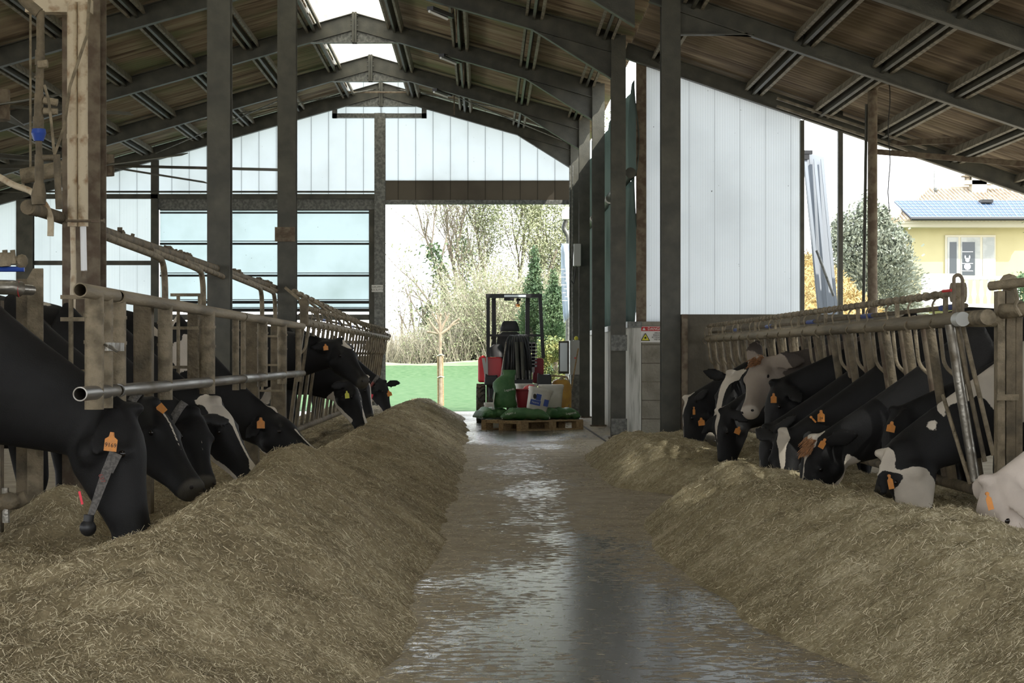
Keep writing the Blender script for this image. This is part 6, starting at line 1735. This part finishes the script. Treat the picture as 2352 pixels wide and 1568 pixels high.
# thicket: many thin stems, each shrub a plant
def shrub(px, Y, h, w_, n, seed, label, m='twig', leaf=None, ln=0, lsz=.06):
    base = V((pxx(px, Y), Y, -.05)); t = thing('thicket_shrub', base, label, 'shrub', 'shrubs of the pale thicket')
    rs = random.Random(seed); b = MB(); tp = []
    for i in range(n):
        a = rs.uniform(0, 6.28); q = base + V((rs.uniform(-w_ * .5, w_ * .5), rs.uniform(-w_ * .4, w_ * .4), 0))
        d = V((math.cos(a) * .35, math.sin(a) * .35, 1)).normalized(); L = h * rs.uniform(.45, 1.05)
        pts = [q]
        for k in range(5):
            d = (d + V((rs.uniform(-1, 1), rs.uniform(-1, 1), rs.uniform(-.35, .3))) * .22).normalized(); q = q + d * L / 5; pts.append(V(q))
        b.tube(pts, [.030, .026, .022, .018, .013, .008], 3, cap=False); tp += pts[1:]
        for k in (2, 3, 4):
            e = pts[k]; dd = (d + V((rs.uniform(-1, 1), rs.uniform(-1, 1), .2))).normalized(); b.tube([e, e + dd * L * .18, e + dd * L * .28 + V((0, 0, .1))], [.015, .010, .006], 3, cap=False); tp.append(e + dd * L * .25)
    b.build('stems', M[m], t)
    if ln:
        r2 = np.random.RandomState(seed); T = np.array([list(q) for q in tp]); pts = T[r2.randint(0, len(T), ln)] + r2.randn(ln, 3) * .18
        quads('leaves', M[leaf or 'leaf_new'], *leaves(pts, lsz, seed), parent=t)
ORD = ['first', 'second', 'third', 'fourth', 'fifth', 'sixth', 'seventh', 'eighth', 'ninth', 'tenth', 'eleventh', 'twelfth', 'thirteenth', 'fourteenth', 'fifteenth']
spec = [(880, 2.6, 0), (905, 3.0, 0), (930, 3.2, 100), (958, 3.0, 600), (990, 3.2, 1200), (1015, 3.6, 1200), (1045, 4.6, 1500), (1070, 5.5, 3000), (1100, 6.5, 4000), (1130, 7.5, 5000), (1160, 7.5, 5000), (1192, 7.0, 4500), (1222, 6.5, 4500), (1255, 6.0, 4500), (1288, 5.5, 4500)]
for i, (px, h, ln) in enumerate(spec):
    shrub(px, 136 + (i % 3) * 3, h, 1.6, 150, 40 + i, ('beige leafless' if ln < 1600 else 'pale green leafing') + ' thicket shrub, %s in the row counted from the doorway post' % ORD[i], 'twig', 'leaf_new', int(ln * 1.8), .05)
# ivied dark trees
def leafy(name, label, cat, px, Y, blobs, n, m, sz, seed, hollow=.5, trunk=None, group=None):
    base = V((pxx(px, Y), Y, -.05)); t = thing(name, base, label, cat, group)
    bl = [((base.x + c[0], base.y + c[1], c[2]), r_) for c, r_ in blobs]
    quads('foliage', M[m], *leaves(cloud(bl, n, seed, hollow), sz, seed), parent=t)
    b = MB(); hh = trunk or 1.0
    b.tube([base, base + V((0, 0, hh))], [.12, .06], 7); b.build('trunk', M['bark'], t, True)
    return t
leafy('ivied_tree', 'dark ivy covered tree above the loader cage', 'tree', 1222, 128, [((0, 0, 2.2), (1.0, .8, 2.2)), ((.1, 0, 4.4), (.7, .6, 1.8)), ((.15, 0, 6.2), (.35, .35, 1.3))], 11000, 'leaf_dark', .06, 60, .2, 7)
leafy('ivied_tree', 'dark ivy covered tree beside the pale banner', 'tree', 1268, 126, [((0, 0, 1.8), (.9, .8, 1.9)), ((.1, 0, 3.8), (.7, .6, 1.6)), ((.1, 0, 5.2), (.3, .3, .9))], 10000, 'leaf_dark', .06, 61, .2, 6)
leafy('garden_hedge', 'golden green hedge outside between loader and electric cabinet', 'hedge', 1276, 62, [((0, 0, .7), (.75, .5, .75)), ((.1, 0, .2), (.8, .5, .5)), ((-.1, 0, 1.25), (.45, .4, .35))], 9000, 'leaf_gold', .035, 62, .4)
# pollard tree
Yp2 = 47.5
t = thing('pollard_tree', (pxx(1012, Yp2), Yp2, -.03), 'young pollarded tree with knuckled bare branches tied to stakes in the green field', 'tree')
def q2(px, py, dy=0): return P(px, py, Yp2 + dy)
b = MB(); b.tube([q2(1013, 936), q2(1012, 860), q2(1011, 800), q2(1011, 772), q2(1010, 765)], [.045, .038, .036, .042, .048], 10)
def limb(pts, r0, r1, sd2):
    rs = random.Random(sd2); n = len(pts); b.tube(bez(pts, 4, .05), [r0 + (r1 - r0) * i / (len(bez(pts, 4, .05)) - 1) for i in range(len(bez(pts, 4, .05)))], 8); b.ball(pts[-1], r1 * 1.7, 8)
limb([q2(1010, 767), q2(997, 752), q2(985, 733)], .035, .018, 1); limb([q2(1010, 767), q2(996, 764), q2(983, 762)], .03, .018, 2); limb([q2(1011, 767), q2(1010, 740), q2(1012, 722)], .035, .02, 3)
limb([q2(1012, 767), q2(1030, 755), q2(1044, 738), q2(1054, 733)], .035, .018, 4); limb([q2(1012, 760), q2(1020, 742), q2(1032, 722)], .03, .016, 5); limb([q2(1010, 748), q2(1003, 735), q2(994, 722)], .022, .014, 6); limb([q2(1011, 740), q2(1006, 728), q2(1003, 720)], .02, .014, 7); limb([q2(1036, 748), q2(1046, 744), q2(1052, 741)], .02, .014, 8); limb([q2(1020, 742), q2(1026, 730), q2(1022, 718)], .018, .013, 9)
b.build('trunk', M['bark_pale'], t, True)
for (a, c) in ((1007, 1006), (1018, 1016)):
    b = MB(); b.tube([q2(a, 936, .1), q2(c, 815, .05)], .022, 8); b.build('stake', M['wood'], t, True)
for py in (816, 866):
    b = MB(); b.tube([q2(1005, py + 1), q2(1012, py - 2, -.06), q2(1020, py)], .012, 6); b.build('tie', M['offwhite'], t, True)

# ------------------------------------------------------------------ house with solar roof (Y about 70)
HY = 70.0
def hz_(px, py, dy=0): return P(px, py, HY + dy)
M['wallyellow'] = mat('pale yellow render', (0.42, 0.37, 0.20), 0.85, c2=(0.45, 0.40, 0.22), scale=1)
M['cream'] = mat('cream plaster', (0.50, 0.46, 0.36), 0.8)
M['tilemat'] = mat('pale terracotta tiles', (0.42, 0.35, 0.26), 0.85, c2=(0.32, 0.24, 0.16), scale=3)
M['pv'] = mat('blue solar cell', (0.055, 0.095, 0.16), 0.6, c2=(0.05, 0.085, 0.15), scale=2)
M['pvline'] = mat('silver cell line', (0.26, 0.28, 0.31), 0.6)
M['zinc'] = mat('zinc coated sheet', (0.17, 0.19, 0.215), 0.5)
M['shutter'] = mat('milky window glass', (0.26, 0.27, 0.25), 0.2, c2=(0.36, 0.36, 0.33), scale=3)
M['darkglass'] = mat('dark window pane', (0.04, 0.05, 0.055), 0.1)
t = thing('house', (pxx(2260, HY), HY, 0), 'pale yellow house with balcony and blue solar panels on a tiled roof', 'house')
x0_, x1_ = pxx(2055, HY), pxx(2600, HY)
b = MB(); b.bx(x0_ + .35, x1_, HY, HY + 9, 0, hz_(0, 524).z); b.build('wall', M['wallyellow'], t)
b = MB(); e0 = hz_(0, 524).z; b.bx(x0_ - .1, x1_, HY - .6, HY + 9, e0, e0 + .12); b.bx(x0_ - .15, x1_, HY - .65, HY + 9, e0 + .12, e0 + .2); b.build('eaves', M['cream'], t)
# roof: rises from the eaves, hipped at this end
ez = e0 + .2; rz = hz_(0, 437, 5).z
ra = V((pxx(2130, HY + 4.5), HY + 4.5, rz)); rb = V((x1_, HY + 4.5, rz - .0))
E = [V((x0_ - .2, HY - .7, ez)), V((x1_, HY - .7, ez)), V((x1_, HY + 9.5, ez)), V((x0_ - .2, HY + 9.5, ez))]
b = MB(); b.add([*E, ra, rb], [(0, 1, 5, 4), (1, 2, 5), (2, 3, 4, 5), (3, 0, 4), (0, 1, 2, 3)]); rf = b.build('roof', M['tilemat'], t)
# tile ribs
b = MB(); nrm = (E[1] - E[0]).cross(ra - E[0]).normalized(); nrm = nrm if nrm.z > 0 else -nrm
k = 0
for i in range(60):
    u = i / 59; p = E[0].lerp(E[1], u)
    upd = V((0, 1, (rz - ez) / 5.2))
    tmax = min(1, (p.x - E[0].x) / max(.01, (ra.x - E[0].x)))
    q = p + upd * 5.2 * max(.05, tmax)
    b.tube([p + nrm * .02, q + nrm * .02], .045, 6)
for i in range(30):
    v = i / 29; a_ = E[0].lerp(ra, v); 
    p = E[3].lerp(E[0], .0) ; 
b.build('roof_tiles', M['tilemat'], t, True)
b = MB(); b.tube([E[0], ra], .10, 8); b.tube([ra, rb], .10, 8); b.build('ridge_tiles', M['tilemat'], t, True)
# PV field on the front slope
def slope(px, py):
    # point on the front roof plane seen at pixel
    d = V(((px - CX) / F, 1, -(py - CY) / F)); o_ = V((0, 0, EYE)); p0_ = E[0] + nrm * .16
    tt = (p0_ - o_).dot(nrm) / d.dot(nrm); return o_ + d * tt
A_, B_, C_, D_ = slope(2093, 499), slope(2400, 499), slope(2375, 461), slope(2052, 461)
pan = []
for k in range(5):
    for row in range(2):
        b = MB(); u0, u1 = k / 5 + .003, (k + 1) / 5 - .003; v0, v1 = row / 2 + .006, (row + 1) / 2 - .006
        def g(u, v): return A_.lerp(B_, u).lerp(D_.lerp(C_, u), v)
        cs = [g(u0, v0), g(u1, v0), g(u1, v1), g(u0, v1)]
        b.add(cs + [c - nrm * .05 for c in cs], [(0, 1, 2, 3), (7, 6, 5, 4), (0, 1, 5, 4), (1, 2, 6, 5), (2, 3, 7, 6), (3, 0, 4, 7)])
        pv = b.build('solar_panel', M['pv'], t)
        b = MB()
        for i in range(7):
            u = u0 + (u1 - u0) * i / 6; b.tube([g(u, v0) + nrm * .01, g(u, v1) + nrm * .01], .009, 4)
        for i in range(4):
            v = v0 + (v1 - v0) * i / 3; b.tube([g(u0, v) + nrm * .01, g(u1, v) + nrm * .01], .009, 4)
        b.build('cell_lines', M['pvline'], pv)
b = MB(); b.tube([A_ + V((0, -.03, -.05)), B_ + V((0, -.03, -.05))], .06, 6); b.build('panel_rail', M['black'], t, True)
# chimney
b = MB(); c = hz_(2246, 440, 4); b.box(c + V((0, 0, .1)), (.5, .5, 1.1)); b.box(c + V((.0, 0, .3)), (.95, .5, .14)); b.build('chimney', M['cream'], t)
b = MB()
for s in (-.13, .13): b.box(c + V((s, 0, .78)), (.1, .3, .26))
b.box(c + V((0, 0, .92)), (.55, .5, .05)); b.box(c + V((-.36, 0, .42)), (.12, .3, .16)); b.box(c + V((.36, 0, .42)), (.12, .3, .16)); b.box(c + V((-.36, 0, .52)), (.35, .4, .05)); b.box(c + V((.36, 0, .52)), (.35, .4, .05)); b.build('chimney_pot', M['rust'], t)
b = MB(); b.tube([hz_(2146, 445, 3), hz_(2145, 375, 3)], .012, 6); b.ball(hz_(2150, 436, 3), (.07, .07, .09), 8); b.build('antenna', M['galv'], t)
b = MB(); c = slope(2264, 466); b.box(c + nrm * .05, (.38, .5, .1)); b.build('skylight_window', M['black'], t)
# window door
b = MB(); p, q = hz_(2170, 636), hz_(2286, 540); b.bx(p.x, q.x, HY - .06, HY, p.z, q.z); wn = b.build('window', M['cream'], t)
b = MB()
for (a, c, d, e) in ((2175, 2200, 634, 545), (2206, 2250, 634, 545), (2256, 2283, 634, 545)):
    p, q = hz_(a, d), hz_(c, e); b.bx(p.x, q.x, HY - .08, HY - .06, p.z, q.z)
b.build('pane', M['shutter'], wn)
b = MB(); p, q = hz_(2180, 634), hz_(2196, 556); b.bx(p.x, q.x, HY - .09, HY - .08, p.z, q.z); p, q = hz_(2209, 632), hz_(2238, 556); b.bx(p.x, q.x, HY - .09, HY - .08, p.z, q.z); b.build('dark_pane', M['darkglass'], wn)
b = MB(); 
for (px, py, r_) in ((2222, 612, .11), (2222, 597, .07)): b.ball(hz_(px, py, -.11), (r_, .01, r_), 10)
b.ball(hz_(2217, 590, -.11), (.025, .01, .06), 8); b.ball(hz_(2227, 590, -.11), (.025, .01, .06), 8)
for py in (578, 605, 622): p = hz_(2210, py, -.1); q = hz_(2235, py, -.1); b.tube([p, q], .012, 4)
b.build('window_ornament', M['white'], wn, True)
# balcony
b = MB(); p, q = hz_(2098, 712), hz_(2600, 700); b.bx(p.x, q.x, HY - 1.4, HY, p.z, q.z); b.build('balcony_floor', M['cream'], t)
b = MB(); p, q = hz_(2098, 700), hz_(2178, 632); b.bx(p.x, q.x, HY - 1.4, HY - 1.25, p.z, q.z); b.build('balcony_wall', M['white'], t)
b = MB(); p, q = hz_(2178, 645), hz_(2600, 638); b.bx(p.x, q.x, HY - 1.42, HY - 1.22, p.z, q.z); b.build('balcony_rail', M['white'], t)
for k in range(18):
    px = 2186 + k * 17; p = P(px, 700, HY - 1.3); hh = .82
    b = MB(); b.tube([p + V((0, 0, z * hh)) for z in (0, .08, .2, .4, .6, .75, .9, 1)], [.07, .05, .045, .085, .06, .04, .05, .07], 10); b.build('baluster', M['white'], t, True)
# neighbours
leafy('olive_bush', 'big silvery grey bush between hay mound and yellow house', 'bush', 2010, 56, [((0, 0, 2.3), (1.25, 1.0, 2.0)), ((-.4, 0, 3.9), (.75, .6, 1.0)), ((.35, 0, 3.6), (.6, .6, .9)), ((.5, 0, 1.5), (.8, .6, 1.2)), ((-.15, 0, 4.6), (.3, .3, .7)), ((-.9, 0, 4.2), (.25, .3, .5)), ((.2, 0, 4.4), (.2, .2, .6))], 42000, 'leaf_olive', .035, 70, .45, 3.5)
leafy('fir_tree', 'green conifer branches in front of the balcony at the picture edge', 'tree', 2400, 58, [((0, 0, 2.2), (1.2, .9, .5)), ((0.1, 0, 3.0), (1.0, .8, .4)), ((.3, 0, 4.6), (.7, .7, .6)), ((-.3, 0, 1.6), (1.3, .9, .3)), ((.3, 0, 5.5), (.5, .5, .5))], 16000, 'leaf_fir', .045, 71, .3, 6)
# hay mound outside
def moundz(x, y):
    c = (pxx(1900, 44), 44.0)
    r = np.sqrt(((x - c[0] + .6) / 3.4) ** 2 + ((y - c[1]) / 3.2) ** 2)
    z = 3.15 * (1 - np.clip(r, 0, 1.0) ** 1.35) + .25 * vnoise(x, y, 1.3, 31) + .15 * vnoise(x, y, 4, 32) + .06 * vnoise(x, y, 12, 33)
    return np.where(r < 1.0, np.maximum(z, -.02), -.05)
M['hay'] = feed_mat('golden hay', (0.10, 0.07, 0.025), (0.30, 0.215, 0.085), (0.46, 0.36, 0.17))
def mound():
    rs = np.random.RandomState(4); x0, x1, y0, y1 = 3.0, 11.0, 40.6, 47.4
    nx = 130; ny = 110; X, Y = np.meshgrid(np.linspace(x0, x1, nx), np.linspace(y0, y1, ny), indexing='ij'); Z = moundz(X, Y)
    top = np.stack([X, Y, Z], -1).reshape(-1, 3); idx = np.arange(nx * ny).reshape(nx, ny)
    q = np.stack([idx[:-1, :-1], idx[1:, :-1], idx[1:, 1:], idx[:-1, 1:]], -1).reshape(-1, 4)
    n = 26000; xs = rs.uniform(x0, x1, n); ys = rs.uniform(y0, y1, n); zs = moundz(xs, ys); ok = zs > .02; xs, ys, zs = xs[ok], ys[ok], zs[ok]; n = len(xs)
    d = rs.randn(n, 3); d /= np.linalg.norm(d, axis=1, keepdims=True); s = np.cross(d, rs.randn(n, 3)); s /= np.linalg.norm(s, axis=1, keepdims=True)
    L = .05 + .12 * rs.rand(n, 1); c = np.stack([xs, ys, zs + .03], -1); a = d * L; b_ = s * .008
    sv = np.stack([c - a - b_, c + a - b_, c + a + b_, c - a + b_], 1).reshape(-1, 3)
    o = npmesh('hay_mound', np.concatenate([top, sv]), np.concatenate([q, np.arange(n * 4).reshape(n, 4) + len(top)]), M['hay'], np.concatenate([np.full(len(top), .15), np.repeat(.1 + .5 * rs.rand(n), 4)]), False)
    tag(o, 'mound of golden hay outside beyond the leaning metal sheets', 'hay', None, 'stuff')
mound()
# leaning metal profile
t = thing('leaning_metal_profile', P(1900, 705, 29.9), 'tall folded metal profile leaning with its bright white top against the sky', 'metal sheet')
YL = 29.9
for (a, c, d, e, m, nm) in ((1844, 1872, 1882, 1903, 'zinc', 'flange'), (1858, 1892, 1896, 1926, 'zinc', 'web')):
    b = MB(); e2 = e + (e - c) * .62; d2 = d + (d - a) * .62; p0_, p1_, p2_, p3_ = P(a, 352, YL + .6), P(c, 360, YL + .6), P(e2, 990, YL - .2), P(d2, 990, YL - .2)
    b.add([p0_, p1_, p2_, p3_, p0_ + V((0, .05, 0)), p1_ + V((0, .05, 0)), p2_ + V((0, .05, 0)), p3_ + V((0, .05, 0))], [(0, 1, 2, 3), (4, 5, 6, 7), (0, 1, 5, 4), (1, 2, 6, 5), (2, 3, 7, 6), (3, 0, 4, 7)]); b.build(nm, M[m], t)
b = MB()
for (a, c) in ((1850, 1888), (1872, 1906), (1888, 1924)): b.beam(P(a, 365, YL + .5), P(c, 740, YL - .08), .03, .04, (0, 1, 0))
b.build('fold', M['zinc'], t)
b = MB(); b.tube([P(1876, 575, YL - .2), P(1915, 680, YL - .3)], .02, 8); b.build('stay', M['galv'], t, True)
b = MB(); b.box(P(1852, 350, YL + .5), (.16, .12, .05)); b.box(P(1852, 358, YL + .5), (.07, .1, .1)); b.build('cap', M['black'], t)
